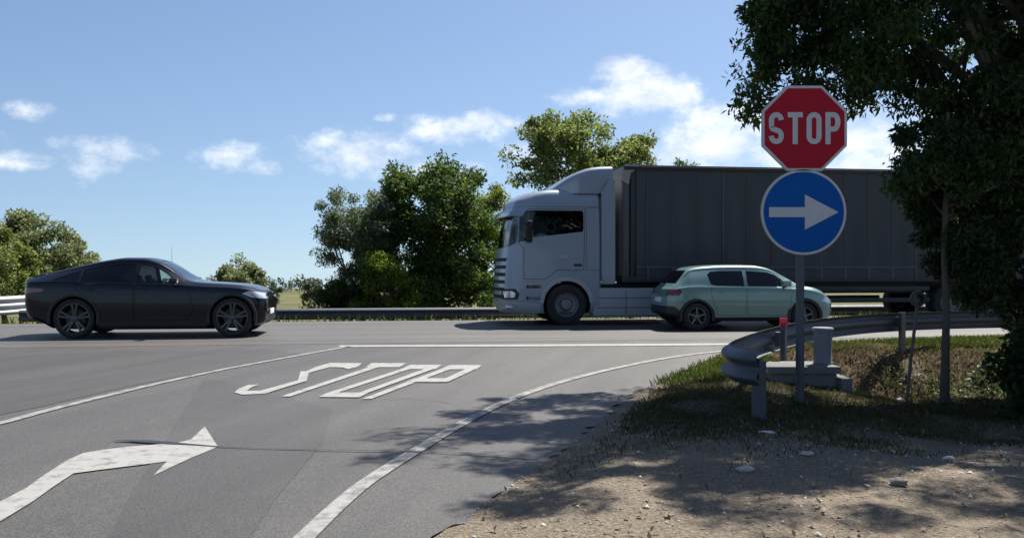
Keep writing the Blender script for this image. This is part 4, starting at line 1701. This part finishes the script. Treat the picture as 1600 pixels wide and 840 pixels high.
def fastback_car():
    L, W = 4.71, 1.98
    root = empty('coupe_suv', (0, 0, 0))
    tag(root, 'dark blue black coupe SUV driving right at the left of the junction', 'car')
    top = [(0, 1.20), (.10, 1.235), (.24, 1.28), (.7, 1.40), (1.08, 1.50), (1.47, 1.59), (1.86, 1.64), (2.2, 1.635), (2.5, 1.565), (2.75, 1.43), (3.0, 1.25), (3.15, 1.165), (3.35, 1.13), (3.8, 1.10), (4.15, 1.075), (4.4, 1.04), (4.57, .985), (4.65, .94), (4.71, .88)]
    belt = [(0, 1.12), (.15, 1.13), (.6, 1.14), (1.5, 1.10), (2.4, 1.075), (3.1, 1.055), (3.4, 1.03), (4.1, 1.0), (4.45, .95), (4.71, .80)]
    bottom = [(0, .42), (.25, .31), (.5, .20), (.9, .165), (4.1, .165), (4.4, .18), (4.71, .24)]
    plan = [(0, .84), (.05, .91), (.15, .96), (.5, .99), (1.2, 1), (3.6, 1), (4.1, .99), (4.38, .95), (4.55, .89), (4.66, .81), (4.71, .74)]
    roofw = [(0, .74), (.5, .70), (1.4, .64), (2.3, .65), (2.8, .68), (3.1, .76), (3.4, .81), (4.2, .79), (4.71, .6)]
    nose = [(.2, -.14), (.32, -.03), (.5, 0), (.7, .0), (.9, -.05), (1.2, -.1)]
    tail = [(.2, .2), (.45, .04), (.7, 0), (1.0, .0), (1.2, .02)]
    bm = car_shell(L, W, top, belt, bottom, plan, roofw, nose, tail, 100)
    WX = (.97, 4.05)
    wr = .40
    roof = lambda x: pchip(*zip(*top))(x)
    regs = []
    for wx in WX:
        regs.append(dict(name='arch', poly=circle(wx, wr, .455), proj='side', sel=lambda c: abs(c.y) > .5 and c.z < 1.0, mat='interior', drop=True, solid=False))
    fw = [(2.18, 1.115), (2.86, 1.10), (2.94, 1.13), (2.72, 1.31), (2.58, 1.395), (2.42, 1.455), (2.26, 1.485), (2.18, 1.49)]
    rw_ = [(1.10, 1.13), (2.10, 1.115), (2.10, 1.495), (1.86, 1.505), (1.5, 1.47), (1.2, 1.405), (1.10, 1.375)]
    qw = [(.52, 1.16), (1.04, 1.135), (1.04, 1.35), (.86, 1.30)]
    up = side_sel(.5, 1.05)
    regs += [dict(name='window', poly=fw, proj='side', sel=up, mat='glass_clear', glass=True, off=-.008, split=True),
             dict(name='window', poly=rw_, proj='side', sel=up, mat='glass_dark', glass=True, off=-.008, split=True),
             dict(name='window', poly=qw, proj='side', sel=up, mat='glass_dark', glass=True, off=-.008, split=True)]
    regs += [dict(name='windscreen', poly=[(2.54, -.56), (3.04, -.70), (3.12, -.3), (3.14, 0), (3.12, .3), (3.04, .70), (2.54, .56), (2.48, 0)], proj='top', sel=lambda c: c.z > 1.12, mat='glass_clear', glass=True, off=-.006),
             dict(name='rear_window', poly=[(.42, -.56), (1.30, -.53), (1.36, 0), (1.30, .53), (.42, .56)], proj='top', sel=lambda c: c.z > 1.2, mat='glass_dark', glass=True, off=-.006)]
    regs += [dict(name='headlight', poly=[(4.24, .89), (4.38, .94), (4.76, .88), (4.76, .77), (4.44, .81)], proj='side', sel=lambda c: abs(c.y) > .42, mat='lamp_clear', split=True, off=.004),
             dict(name='grille', poly=[(-.40, .50), (.40, .50), (.42, .74), (.36, .80), (-.36, .80), (-.42, .74)], proj='front', sel=lambda c: c.x > 4.48, mat='gloss_black', off=-.006),
             dict(name='air_intake', poly=[(-.62, .27), (.62, .27), (.66, .42), (-.66, .42)], proj='front', sel=lambda c: c.x > 4.4, mat='plastic_black', off=-.006),
             dict(name='tail_light', poly=[(-.02, .90), (.40, .95), (.40, 1.0), (-.02, 1.02)], proj='side', sel=lambda c: abs(c.y) > .35, mat='lamp_red', split=True, off=.003),
             dict(name='sill', poly=[(1.45, .08), (3.56, .08), (3.56, .29), (1.45, .29)], proj='side', sel=lambda c: abs(c.y) > .5, mat='plastic_black', split=True)]
    regs += [dict(name='door', poly=[(2.14, .35), (3.20, .35), (3.30, .60), (3.16, 1.02), (2.94, 1.07), (2.14, 1.09)], proj='side', sel=side_sel(.5), mat='paint_black_blue', gap=.008, split=True),
             dict(name='door', poly=[(1.10, .90), (1.36, .72), (1.47, .50), (1.50, .35), (2.12, .35), (2.12, 1.09), (1.02, 1.10), (1.0, 1.0)], proj='side', sel=side_sel(.5), mat='paint_black_blue', gap=.008, split=True)]
    ob = regions(bm, regs, root, 'body', 'paint_black_blue')
    for d in ob['door']:
        s = 1 if sum(v.co.y for v in d.data.vertices) > 0 else -1
        front = max(v.co.x for v in d.data.vertices) > 2.5
        hx = 2.18 if front else 1.15
        boxo('handle', (hx, hx + .22, s * .985 - .012, s * .985 + .018, .96, .99), 'paint_black_blue', d, bev=.01)
    car_common(root, L, W, WX, wr, .28, .315, 'double', 'rim_dark', (1.25, 2.6, .3, 1.04))
    for wx in WX:
        wheel_well(root, wx, wr, .47, W)
        for s in (1, -1):
            arch_lip(root, wx, wr, .445, .50, s * W / 2 * .985, s, 'plastic_black', -12, 192)
    for s in (1, -1):
        bm = bmesh.new()
        box(bm, 2.84, 3.0, s * 1.0 - .03 + (.0 if s > 0 else -.11), s * 1.0 + .03 + (.11 if s > 0 else 0), 1.10, 1.21, bev=.035)
        m = obj_bm('mirror', bm, 'paint_black_blue', root)
        boxo('mirror_arm', (2.88, 2.94, s * .97 - .06, s * .97 + .06, 1.075, 1.115), 'plastic_black', m, bev=.008)
    boxo('number_plate', (4.705, 4.72, -.26, .26, .44, .55), 'plate_white', root, bev=.004)
    boxo('number_plate', (-.012, .004, -.26, .26, .68, .79), 'plate_white', root, bev=.004)
    bm = bmesh.new()
    prism(bm, [(.10, 1.20), (.36, 1.27), (.30, 1.305), (.09, 1.25)], -.66, .66, 'y')
    obj_bm('spoiler', bm, 'paint_black_blue', root)
    return root


def hatchback():
    L, W = 3.98, 1.74
    root = empty('hatchback', (0, 0, 0))
    tag(root, 'pale mint green hatchback in front of the trailer behind the sign pole', 'car')
    top = [(0, .93), (.08, 1.01), (.2, 1.14), (.36, 1.30), (.52, 1.41), (.75, 1.455), (1.1, 1.485), (1.6, 1.50), (2.1, 1.49), (2.4, 1.44), (2.75, 1.27), (3.08, 1.07), (3.2, 1.02), (3.5, .975), (3.74, .905), (3.88, .80), (3.98, .68)]
    belt = [(0, .86), (.2, .95), (.6, .985), (1.5, .97), (2.5, .95), (3.1, .93), (3.5, .88), (3.8, .78), (3.98, .60)]
    bottom = [(0, .36), (.25, .27), (.6, .21), (3.4, .20), (3.75, .22), (3.98, .28)]
    plan = [(0, .78), (.05, .86), (.18, .94), (.5, .99), (1, 1), (2.9, 1), (3.4, .975), (3.7, .90), (3.86, .80), (3.94, .70), (3.98, .62)]
    roofw = [(0, .74), (.3, .72), (.7, .70), (1.5, .70), (2.3, .70), (2.7, .72), (3.1, .80), (3.5, .8), (3.98, .58)]
    nose = [(.2, -.12), (.3, -.02), (.45, 0), (.6, 0), (.8, -.05), (1, -.1)]
    tail = [(.2, .1), (.4, 0), (.7, .0), (.95, .06), (1.4, .12)]
    bm = car_shell(L, W, top, belt, bottom, plan, roofw, nose, tail, 92)
    WX = (.66, 3.20)
    wr = .315
    up = side_sel(.42, .9)
    regs = [dict(name='arch', poly=circle(wx, wr, .375), proj='side', sel=lambda c: abs(c.y) > .45 and c.z < .85, mat='interior', drop=True, solid=False) for wx in WX]
    regs += [dict(name='window', poly=[(1.86, 1.0), (2.62, .99), (2.90, 1.005), (2.56, 1.255), (2.36, 1.32), (1.86, 1.35)], proj='side', sel=up, mat='glass_tint', glass=True, off=-.008, split=True),
             dict(name='window', poly=[(1.0, 1.04), (1.12, 1.01), (1.78, 1.0), (1.78, 1.35), (1.3, 1.35), (1.02, 1.33), (.94, 1.26)], proj='side', sel=up, mat='glass_tint', glass=True, off=-.008, split=True),
             dict(name='windscreen', poly=[(2.40, -.50), (3.02, -.64), (3.08, 0), (3.02, .64), (2.40, .50), (2.34, 0)], proj='top', sel=lambda c: c.z > 1.0, mat='glass_screen', glass=True, off=-.006),
             dict(name='rear_window', poly=[(-.62, 1.06), (.62, 1.06), (.56, 1.26), (.48, 1.36), (-.48, 1.36), (-.56, 1.26)], proj='front', sel=lambda c: c.x < .9, mat='glass_tint', glass=True, off=-.006),
             dict(name='tail_light', poly=[(-.02, .80), (.26, .80), (.30, .86), (.28, .93), (-.02, .93)], proj='side', sel=lambda c: abs(c.y) > .42, mat='lamp_red', split=True, off=.006),
             dict(name='headlight', poly=[(3.62, .66), (3.99, .56), (3.99, .66), (3.70, .76)], proj='side', sel=lambda c: abs(c.y) > .3, mat='lamp_clear', split=True, off=.004),
             dict(name='grille', poly=[(-.45, .32), (.45, .32), (.5, .48), (-.5, .48)], proj='front', sel=lambda c: c.x > 3.7, mat='gloss_black', off=-.005),
             dict(name='bumper', poly=[(-.1, .1), (.34, .1), (.30, .42), (.14, .55), (-.1, .55)], proj='side', sel=lambda c: True, mat='plastic_black', off=.003),
             dict(name='sill', poly=[(1.02, .10), (2.83, .10), (2.83, .30), (1.02, .30)], proj='side', sel=lambda c: abs(c.y) > .45, mat='plastic_black', split=True),
             dict(name='door', poly=[(1.83, .335), (2.76, .335), (2.86, .6), (2.90, .90), (2.86, .965), (1.83, .975)], proj='side', sel=side_sel(.45), mat='paint_mint', gap=.007, split=True),
             dict(name='door', poly=[(1.10, .50), (1.13, .335), (1.80, .335), (1.80, .975), (.98, .985), (1.0, .70)], proj='side', sel=side_sel(.45), mat='paint_mint', gap=.007, split=True),
             dict(name='tailgate', poly=[(-.56, .58), (.56, .58), (.60, .95), (.60, 1.02), (-.60, 1.02), (-.60, .95)], proj='front', sel=lambda c: c.x < .3 and abs(c.y) < .62, mat='paint_mint', gap=.007)]
    ob = regions(bm, regs, root, 'body', 'paint_mint')
    for d in ob.get('door', []):
        s = 1 if sum(v.co.y for v in d.data.vertices) > 0 else -1
        front = max(v.co.x for v in d.data.vertices) > 2.2
        hx = 1.9 if front else 1.12
        boxo('handle', (hx, hx + .18, s * .865 - .012, s * .865 + .016, .86, .89), 'paint_mint', d, bev=.009)
    car_common(root, L, W, WX, wr, .2, .205, 'star', 'rim_grey', (.95, 2.55, .3, .94))
    for wx in WX:
        wheel_well(root, wx, wr, .39, W)
        for s in (1, -1):
            arch_lip(root, wx, wr, .345, .415, s * W / 2 * .985, s, 'plastic_black', -14, 194)
    for s in (1, -1):
        bm = bmesh.new()
        box(bm, 2.60, 2.80, s * .90 - .03 + (.0 if s > 0 else -.12), s * .90 + .03 + (.12 if s > 0 else 0), 1.0, 1.13, bev=.03)
        m = obj_bm('mirror', bm, 'paint_mint', root)
        boxo('mirror_arm', (2.68, 2.74, s * .86 - .06, s * .86 + .06, .975, 1.01), 'plastic_black', m, bev=.008)
    boxo('number_plate', (-.02, -.006, -.26, .26, .63, .74), 'plate_white', root, bev=.004)
    bm = bmesh.new()
    tube(bm, [(1.0, .0, 1.47), (.86, .0, 1.60)], .006, 6)
    obj_bm('aerial', bm, 'plastic_black', root)
    return root


def truck():
    """local x runs from the nose (0) to the trailer tail; y sideways; z up"""
    root = empty('articulated_truck', (0, 0, 0))
    tag(root, 'silver tractor unit pulling a long dark grey curtain sided trailer', 'truck')
    W = 2.5
    xf = pchip([.25, .40, .6, 1.2, 1.75, 1.92, 2.0, 2.35, 2.72, 2.86, 3.05, 3.2, 3.3, 3.37, 3.41], [.14, .02, -.02, .0, .05, .07, .08, .13, .20, .20, .24, .40, .62, .95, 1.5])
    hw_f = pchip([.25, .4, .6, 1.9, 2.8, 3.05, 3.25, 3.36, 3.41], [1.18, 1.23, 1.25, 1.25, 1.22, 1.19, 1.12, 1.02, .85])

    def outline(z, n=14):
        a = xf(z)
        b = 2.42
        h = hw_f(z)
        rr = .42
        bulge = .10
        pts = [(b, 0), (b, h * .5), (b, h - .06), (b - .06, h)]
        for t in np.linspace(b - .25, a + rr + .18, 9):
            pts.append((t, h))
        for k in range(1, 9):
            t = math.pi / 2 * k / 9
            pts.append((a + rr + .02 - rr * math.sin(t) * 1.0 + (1 - math.cos(t)) * .0, h - rr * .8 * (1 - math.cos(t))))
        yk = h - rr * .8
        for t in np.linspace(1, 0, 7):
            y_ = yk * t
            pts.append((a + .02 - bulge * (1 - t * t), y_))
        return pts + [(x, -y) for x, y in pts[-2:0:-1]]
    bm = bmesh.new()
    zl = list(np.linspace(.30, 1.9, 24)) + list(np.linspace(1.95, 2.9, 16)) + list(np.linspace(2.94, 3.41, 14))
    rings = [[bm.verts.new((x, y, z)) for x, y in outline(z)] for z in zl]
    m = len(rings[0])
    for r0, r1 in zip(rings, rings[1:]):
        for k in range(m):
            bm.faces.new((r0[k], r0[(k + 1) % m], r1[(k + 1) % m], r1[k]))
    bm.faces.new(rings[0])
    bm.faces.new(rings[-1])
    bmesh.ops.recalc_face_normals(bm, faces=bm.faces[:])
    AXF = 1.55
    wr = .51
    regs = [dict(name='arch', poly=circle(AXF, wr, .60), proj='side', sel=lambda c: abs(c.y) > .8, mat='interior', drop=True, solid=False),
            dict(name='windscreen', poly=[(-.6, 1.90), (-.6, 2.76), (.36, 2.78), (.35, 2.70), (.31, 2.06), (.10, 1.93)], proj='side', sel=lambda c: c.x < .9, mat='glass_screen', glass=True, off=-.01),
            dict(name='window', poly=[(.345, 2.06), (.60, 2.11), (.70, 2.17), (1.95, 2.32), (1.97, 2.40), (1.97, 2.80), (1.93, 2.84), (.42, 2.84), (.395, 2.80)], proj='side', sel=lambda c: abs(c.y) > 1.0, mat='glass_dark', glass=True, off=-.012, split=True),
            dict(name='headlight', poly=[(.0, .68), (.24, .69), (.26, .80), (.18, .85), (.0, .84)], proj='side', sel=lambda c: abs(c.y) > .75, mat='lamp_clear', split=True, off=.004),
            dict(name='headlight_housing', poly=[(-.2, .63), (.32, .64), (.36, .78), (.26, .91), (-.2, .89)], proj='side', sel=lambda c: abs(c.y) > .80, mat='plastic_black', split=True),
            dict(name='rear_panel', poly=[(2.04, 1.36), (2.40, 1.36), (2.40, 2.92), (2.04, 2.92)], proj='side', sel=lambda c: abs(c.y) > 1.0, mat='paint_silver', gap=.008, split=True),
            dict(name='roof_cap', poly=[(-.6, 2.93), (2.41, 2.93), (2.41, 3.6), (-.6, 3.6)], proj='side', sel=lambda c: True, mat='paint_silver', gap=.007),
            dict(name='bumper', poly=[(-.4, .2), (.90, .2), (.90, .55), (.5, .60), (-.4, .60)], proj='side', sel=lambda c: True, mat='paint_silver_pale', gap=.006),
            dict(name='door', poly=[(.46, 1.14), (1.02, 1.14), (1.30, 1.36), (1.98, 1.36), (2.01, 2.88), (.385, 2.88), (.325, 2.05), (.46, 1.90)], proj='side', sel=lambda c: abs(c.y) > 1.0, mat='paint_silver', gap=.012, split=True)]
    cab_root = root
    ob = regions(bm, regs, root, 'cab', 'paint_silver', liner_off=-.03)
    cab = ob['base']
    for key in ('windscreen', 'window', 'headlight', 'headlight_housing', 'rear_panel', 'roof_cap', 'bumper', 'door'):
        for o in ob.get(key, []):
            o.parent = cab
    for d in ob.get('door', []):
        pass
    # door furniture belongs to the cab
    for s in (1, -1):
        boxo('door_handle', (1.72, 1.92, s * 1.262 - .015, s * 1.262 + .015, 1.46, 1.52), 'plastic_black', cab, bev=.008)
        boxo('badge', (1.36, 1.56, s * 1.256 - .005, s * 1.256 + .006, 1.66, 1.72), 'paint_silver_pale', cab, bev=.004)
        # steps and corner deflector
        for z0 in (.62, .90):
            boxo('step', (.52, .92, s * 1.20 - .05, s * 1.20 + .058, z0, z0 + .11), 'plastic_black', cab, bev=.015)
        boxo('marker_light', (.62, .72, s * 1.252 - .006, s * 1.252 + .010, 1.075, 1.105), 'lamp_amber', cab, bev=.004)
        # mirrors
        bm = bmesh.new()
        box(bm, .50, .64, s * 1.44 - .12, s * 1.44 + .12, 2.04, 2.58, bev=.06, seg=3)
        mi = obj_bm('mirror', bm, 'interior', cab)
        bm = bmesh.new()
        tube(bm, [(.50, s * 1.2, 2.5), (.57, s * 1.36, 2.5)], .025, 8)
        tube(bm, [(.50, s * 1.2, 2.1), (.57, s * 1.36, 2.1)], .025, 8)
        obj_bm('mirror_arm', bm, 'plastic_black', mi)
        arch_lip(cab, AXF, wr, .585, .68, s * 1.245, s, 'paint_silver_pale', 4, 176, 'mudguard')
        # side fairing behind the cab
        bm = bmesh.new()
        prism(bm, [(2.43, 1.30), (2.43, 3.30), (2.62, 3.62), (2.78, 3.62), (2.78, 1.02), (2.46, 1.02)], s * 1.14, s * 1.235, 'y')
        obj_bm('side_fairing', bm, 'paint_silver', cab, smooth=False)
        # side skirt between the axles (tank cover)
        bm = bmesh.new()
        box(bm, 2.22, 4.62, min(s * .72, s * 1.24), max(s * .72, s * 1.24), .20, .92, bev=.06, seg=3)
        sk = obj_bm('side_skirt', bm, 'paint_silver_pale', root)
        for zz in (.42, .66):
            boxo('skirt_groove', (2.30, 4.54, s * 1.2405 - .004, s * 1.2405 + .004, zz, zz + .014), 'plastic_black', sk, bev=0)
        boxo('skirt_groove', (3.05, 3.065, s * 1.2405 - .004, s * 1.2405 + .004, .26, .86), 'plastic_black', sk, bev=0)
        boxo('skirt_groove', (3.85, 3.865, s * 1.2405 - .004, s * 1.2405 + .004, .26, .86), 'plastic_black', sk, bev=0)
        boxo('fog_light', (.02, .26, s * 1.06 - .12, s * 1.06 + .12, .41, .50), 'lamp_clear', cab, bev=.02)
    # grille bars wrapping round the nose
    for k in range(6):
        z0 = .66 + .185 * k
        wb = .085
        bm = bmesh.new()
        rows = []
        pl = outline(z0 + wb / 2)
        h = len(pl)
        sel = [p for p in pl if p[0] < xf(z0) + .13 and abs(p[1]) < 1.02]
        sel = sorted(sel, key=lambda p: p[1])
        for (x, y) in sel:
            rows.append([bm.verts.new((x - .014, y * 1.008, z0)), bm.verts.new((x - .014, y * 1.008, z0 + wb)), bm.verts.new((x + .03, y, z0 + wb)), bm.verts.new((x + .03, y, z0))])
        for a, b in zip(rows, rows[1:]):
            for j in range(4):
                bm.faces.new((a[j], a[(j + 1) % 4], b[(j + 1) % 4], b[j]))
        bm.faces.new(rows[0])
        bm.faces.new(rows[-1])
        bmesh.ops.recalc_face_normals(bm, faces=bm.faces[:])
        obj_bm('grille_slot', bm, 'interior', cab)
    # sun visor
    bm = bmesh.new()
    rows = []
    for (x, y) in sorted([p for p in outline(2.86) if p[0] < xf(2.86) + .42], key=lambda p: p[1]):
        rows.append([bm.verts.new((x - .17, y * .985, 2.70)), bm.verts.new((x + .01, y * .995, 2.92)), bm.verts.new((x + .04, y * .98, 2.89)), bm.verts.new((x - .14, y * .97, 2.69))])
    for a, b in zip(rows, rows[1:]):
        for j in range(4):
            bm.faces.new((a[j], a[(j + 1) % 4], b[(j + 1) % 4], b[j]))
    bm.faces.new(rows[0])
    bm.faces.new(rows[-1])
    bmesh.ops.recalc_face_normals(bm, faces=bm.faces[:])
    obj_bm('sun_visor', bm, 'paint_silver', cab)
    # roof deflector
    bm = bmesh.new()
    zt = pchip([1.15, 1.4, 1.8, 2.15, 2.45, 2.74], [3.38, 3.56, 3.80, 3.93, 3.97, 3.98])
    rings = []
    for x in np.linspace(1.15, 2.74, 16):
        z1 = zt(x)
        hw_ = .86 + .30 * float(sstep(1.15, 1.9, x))
        z0 = 3.28
        half = catmull([(hw_ * 1.0, z0), (hw_ * 1.0, z0 + (z1 - z0) * .6), (hw_ * .94, z1 - .04), (hw_ * .7, z1), (0, z1 + .01)], 4)
        rings.append([bm.verts.new((x, p[0], p[1])) for p in half] + [bm.verts.new((x, -p[0], p[1])) for p in half[-2::-1]])
    for r0, r1 in zip(rings, rings[1:]):
        for k in range(len(r0) - 1):
            bm.faces.new((r0[k], r0[k + 1], r1[k + 1], r1[k]))
    bm.faces.new(rings[0])
    bm.faces.new(rings[-1])
    bmesh.ops.recalc_face_normals(bm, faces=bm.faces[:])
    obj_bm('roof_deflector', bm, 'paint_silver', cab)
    # cab interior: bunk wall, seats, driver side wheel
    boxo('cab_floor', (.5, 2.35, -1.12, 1.12, 1.25, 1.35), 'interior', cab)
    boxo('dashboard', (.32, .72, -1.0, 1.0, 1.6, 2.0), 'interior', cab, bev=.06)
    for s in (1, -1):
        bm = bmesh.new()
        box(bm, .95, 1.45, s * .6 - .26, s * .6 + .26, 1.55, 1.75, bev=.06)
        box(bm, 1.40, 1.56, s * .6 - .25, s * .6 + .25, 1.70, 2.40, bev=.06)
        box(bm, 1.42, 1.54, s * .6 - .14, s * .6 + .14, 2.42, 2.60, bev=.04)
        obj_bm('seat', bm, 'seat_cloth', cab)
    bm = bmesh.new()
    Mx = Matrix.Translation((.82, .6, 2.02)) @ Matrix.Rotation(R(-35), 4, 'Y')
    tube(bm, [Mx @ Vector((.22 * math.cos(t), .22 * math.sin(t), 0)) for t in [2 * math.pi * k / 20 for k in range(21)]], .018, 8, cap=False)
    obj_bm('steering_wheel', bm, 'interior', cab)
    # chassis
    bm = bmesh.new()
    for s in (1, -1):
        box(bm, .6, 6.4, s * .42 - .05, s * .42 + .05, .72, 1.0)
    box(bm, 2.46, 6.3, -.9, .9, .93, 1.0)
    box(bm, .5, 2.3, -.8, .8, .45, .9)
    obj_bm('chassis', bm, 'trailer_black', root, smooth=False)
    for s in (1, -1):
        make_wheel(root, AXF, s * 1.06, wr, .34, .30, s, 'truck', 'truck_rim')
        make_wheel(root, 5.35, s * 1.05, wr, .34, .30, s, 'truck', 'truck_rim')
        make_wheel(root, 5.35, s * .70, wr, .32, .30, s, 'truck', 'truck_rim')
        bm = bmesh.new()
        n = 16
        rows = []
        for k in range(n + 1):
            t = R(-5 + 190 * k / n)
            rows.append([bm.verts.new((5.35 + .58 * math.cos(t), s * 1.24, wr + .58 * math.sin(t))), bm.verts.new((5.35 + .58 * math.cos(t), s * .52, wr + .58 * math.sin(t)))])
        for a, b in zip(rows, rows[1:]):
            bm.faces.new((a[0], b[0], b[1], a[1]))
        obj_bm('rear_mudguard', bm, 'trailer_black', root)
    # trailer
    x0, x1 = 2.98, 16.5
    tb = boxo('trailer_frame', (x0 + .06, x1, -1.16, 1.16, 1.12, 3.93), 'trailer_black', root, bev=.02)
    boxo('trailer_floor', (x0 + .02, x1 + .02, -1.245, 1.245, 1.06, 1.20), 'trailer_rail', tb, bev=.02)
    boxo('front_wall', (x0, x0 + .055, -1.20, 1.20, 1.22, 3.96), 'trailer_front', tb, bev=.02)
    boxo('roof_sheet', (x0 + .03, x1 - .02, -1.235, 1.235, 3.955, 4.0), 'trailer_black', tb, bev=.015)
    boxo('rear_door', (x1 + .004, x1 + .06, -1.2, -.01, 1.25, 3.93), 'trailer_rail', tb, bev=.01)
    boxo('rear_door', (x1 + .004, x1 + .06, .01, 1.2, 1.25, 3.93), 'trailer_rail', tb, bev=.01)
    for s in (1, -1):
        bm = bmesh.new()
        nx, nz = 260, 14
        g = []
        for i in range(nx + 1):
            x = x0 + .34 + (x1 - x0 - .44) * i / nx
            col = []
            for j in range(nz + 1):
                z = 1.16 + 2.74 * j / nz
                t = j / nz
                amp = .010 * math.sin(math.pi * min(1, t * 1.0 + .02)) + .012 * (1 - t) ** 3
                yy = 1.235 + amp * math.sin(x * 2 * math.pi / .62 + .7 * math.sin(x * 1.7)) + .006 * math.sin(x * 9.1 + z * 2.1)
                col.append(bm.verts.new((x, s * yy, z)))
            g.append(col)
        for a, b in zip(g, g[1:]):
            for j in range(nz):
                bm.faces.new((a[j], b[j], b[j + 1], a[j + 1]))
        cu = obj_bm('curtain', bm, 'curtain', tb)
        boxo('corner_post', (x0, x0 + .16, s * 1.16 - .075, s * 1.16 + .075, 1.05, 3.95), 'galvanised', tb, bev=.03)
        boxo('corner_post', (x0 + .20, x0 + .33, s * 1.17 - .06, s * 1.17 + .06, 1.05, 3.95), 'trailer_rail', tb, bev=.02)
        boxo('corner_post', (x1 - .1, x1 + .03, s * 1.17 - .07, s * 1.17 + .07, 1.05, 3.95), 'trailer_rail', tb, bev=.02)
        boxo('top_rail', (x0 + .02, x1, s * 1.23 - .04, s * 1.23 + .035, 3.87, 3.96), 'trailer_black', tb, bev=.012)
        boxo('bottom_hem', (x0 + .34, x1 - .1, s * 1.255 - .006, s * 1.255 + .006, 1.42, 1.455), 'strap', tb, bev=.002)
        for k in range(20):
            xs_ = x0 + .62 + k * .66
            boxo('curtain_strap', (xs_, xs_ + .045, s * 1.2555 - .005, s * 1.2555 + .004, 1.13, 1.42), 'strap', tb, bev=.001)
        for k in range(20):
            xs_ = x0 + .62 + .66 * k
            wd = .028 if k % 4 == 3 else .012
            boxo('curtain_seam', (xs_, xs_ + wd, s * 1.2525 - .004, s * 1.2525 + .004, 1.46, 3.86), 'strap', tb, bev=.001)
        # roof corner cap, side guards, landing leg
        bm = bmesh.new()
        prism(bm, [(x0 - .04, 3.60), (x0 - .02, 3.90), (x0 + .10, 4.01), (x0 + .42, 4.015), (x0 + .36, 3.90), (x0 + .2, 3.80), (x0 + .14, 3.50)], s * 1.10, s * 1.262, 'y')
        obj_bm('roof_corner', bm, 'trailer_front', tb, smooth=False)
        for z0 in (.52, .82):
            boxo('side_guard', (7.4, 11.3, s * 1.2 - .012, s * 1.2 + .012, z0, z0 + .12), 'trailer_rail', tb, bev=.004)
        boxo('landing_leg', (6.7, 6.82, s * .9 - .06, s * .9 + .06, .25, 1.1), 'dark_steel', tb, bev=.01)
        for xx in (11.9, 13.21, 14.52):
            make_wheel(root, xx, s * 1.06, .5, .38, .29, s, 'truck', 'truck_rim')
    bm = bmesh.new()
    for s in (1, -1):
        box(bm, x0 + .3, x1 - .1, s * .5 - .06, s * .5 + .06, .75, 1.07)
    for xx in (11.9, 13.21, 14.52):
        tube(bm, [(xx, -1, .5), (xx, 1, .5)], .07, 10)
    box(bm, x1 - .2, x1 - .08, -1.1, 1.1, .48, .6)
    obj_bm('trailer_chassis', bm, 'trailer_black', root, smooth=False)
    return root


def place(root, local, world_xy, rz):
    """put local point (x,y) of the vehicle at world_xy, heading rz"""
    c, s = math.cos(rz), math.sin(rz)
    root.rotation_euler = (0, 0, rz)
    root.location = (world_xy[0] - (c * local[0] - s * local[1]), world_xy[1] - (s * local[0] + c * local[1]), .006)


suv = fastback_car()
place(suv, (.97, -.99), ((114 - 800) / F * 17.75, 17.75), R(7))
hb = hatchback()
place(hb, (.66, -.87), ((1090 - 800) / F * 20.05, 20.05), R(6))
tr = truck()
# the truck is modelled tail-ward along +x, so its heading is reversed: nose left, tail right and farther
place(tr, (1.55, -1.25), ((886 - 800) / F * 22.0, 22.0), R(8))
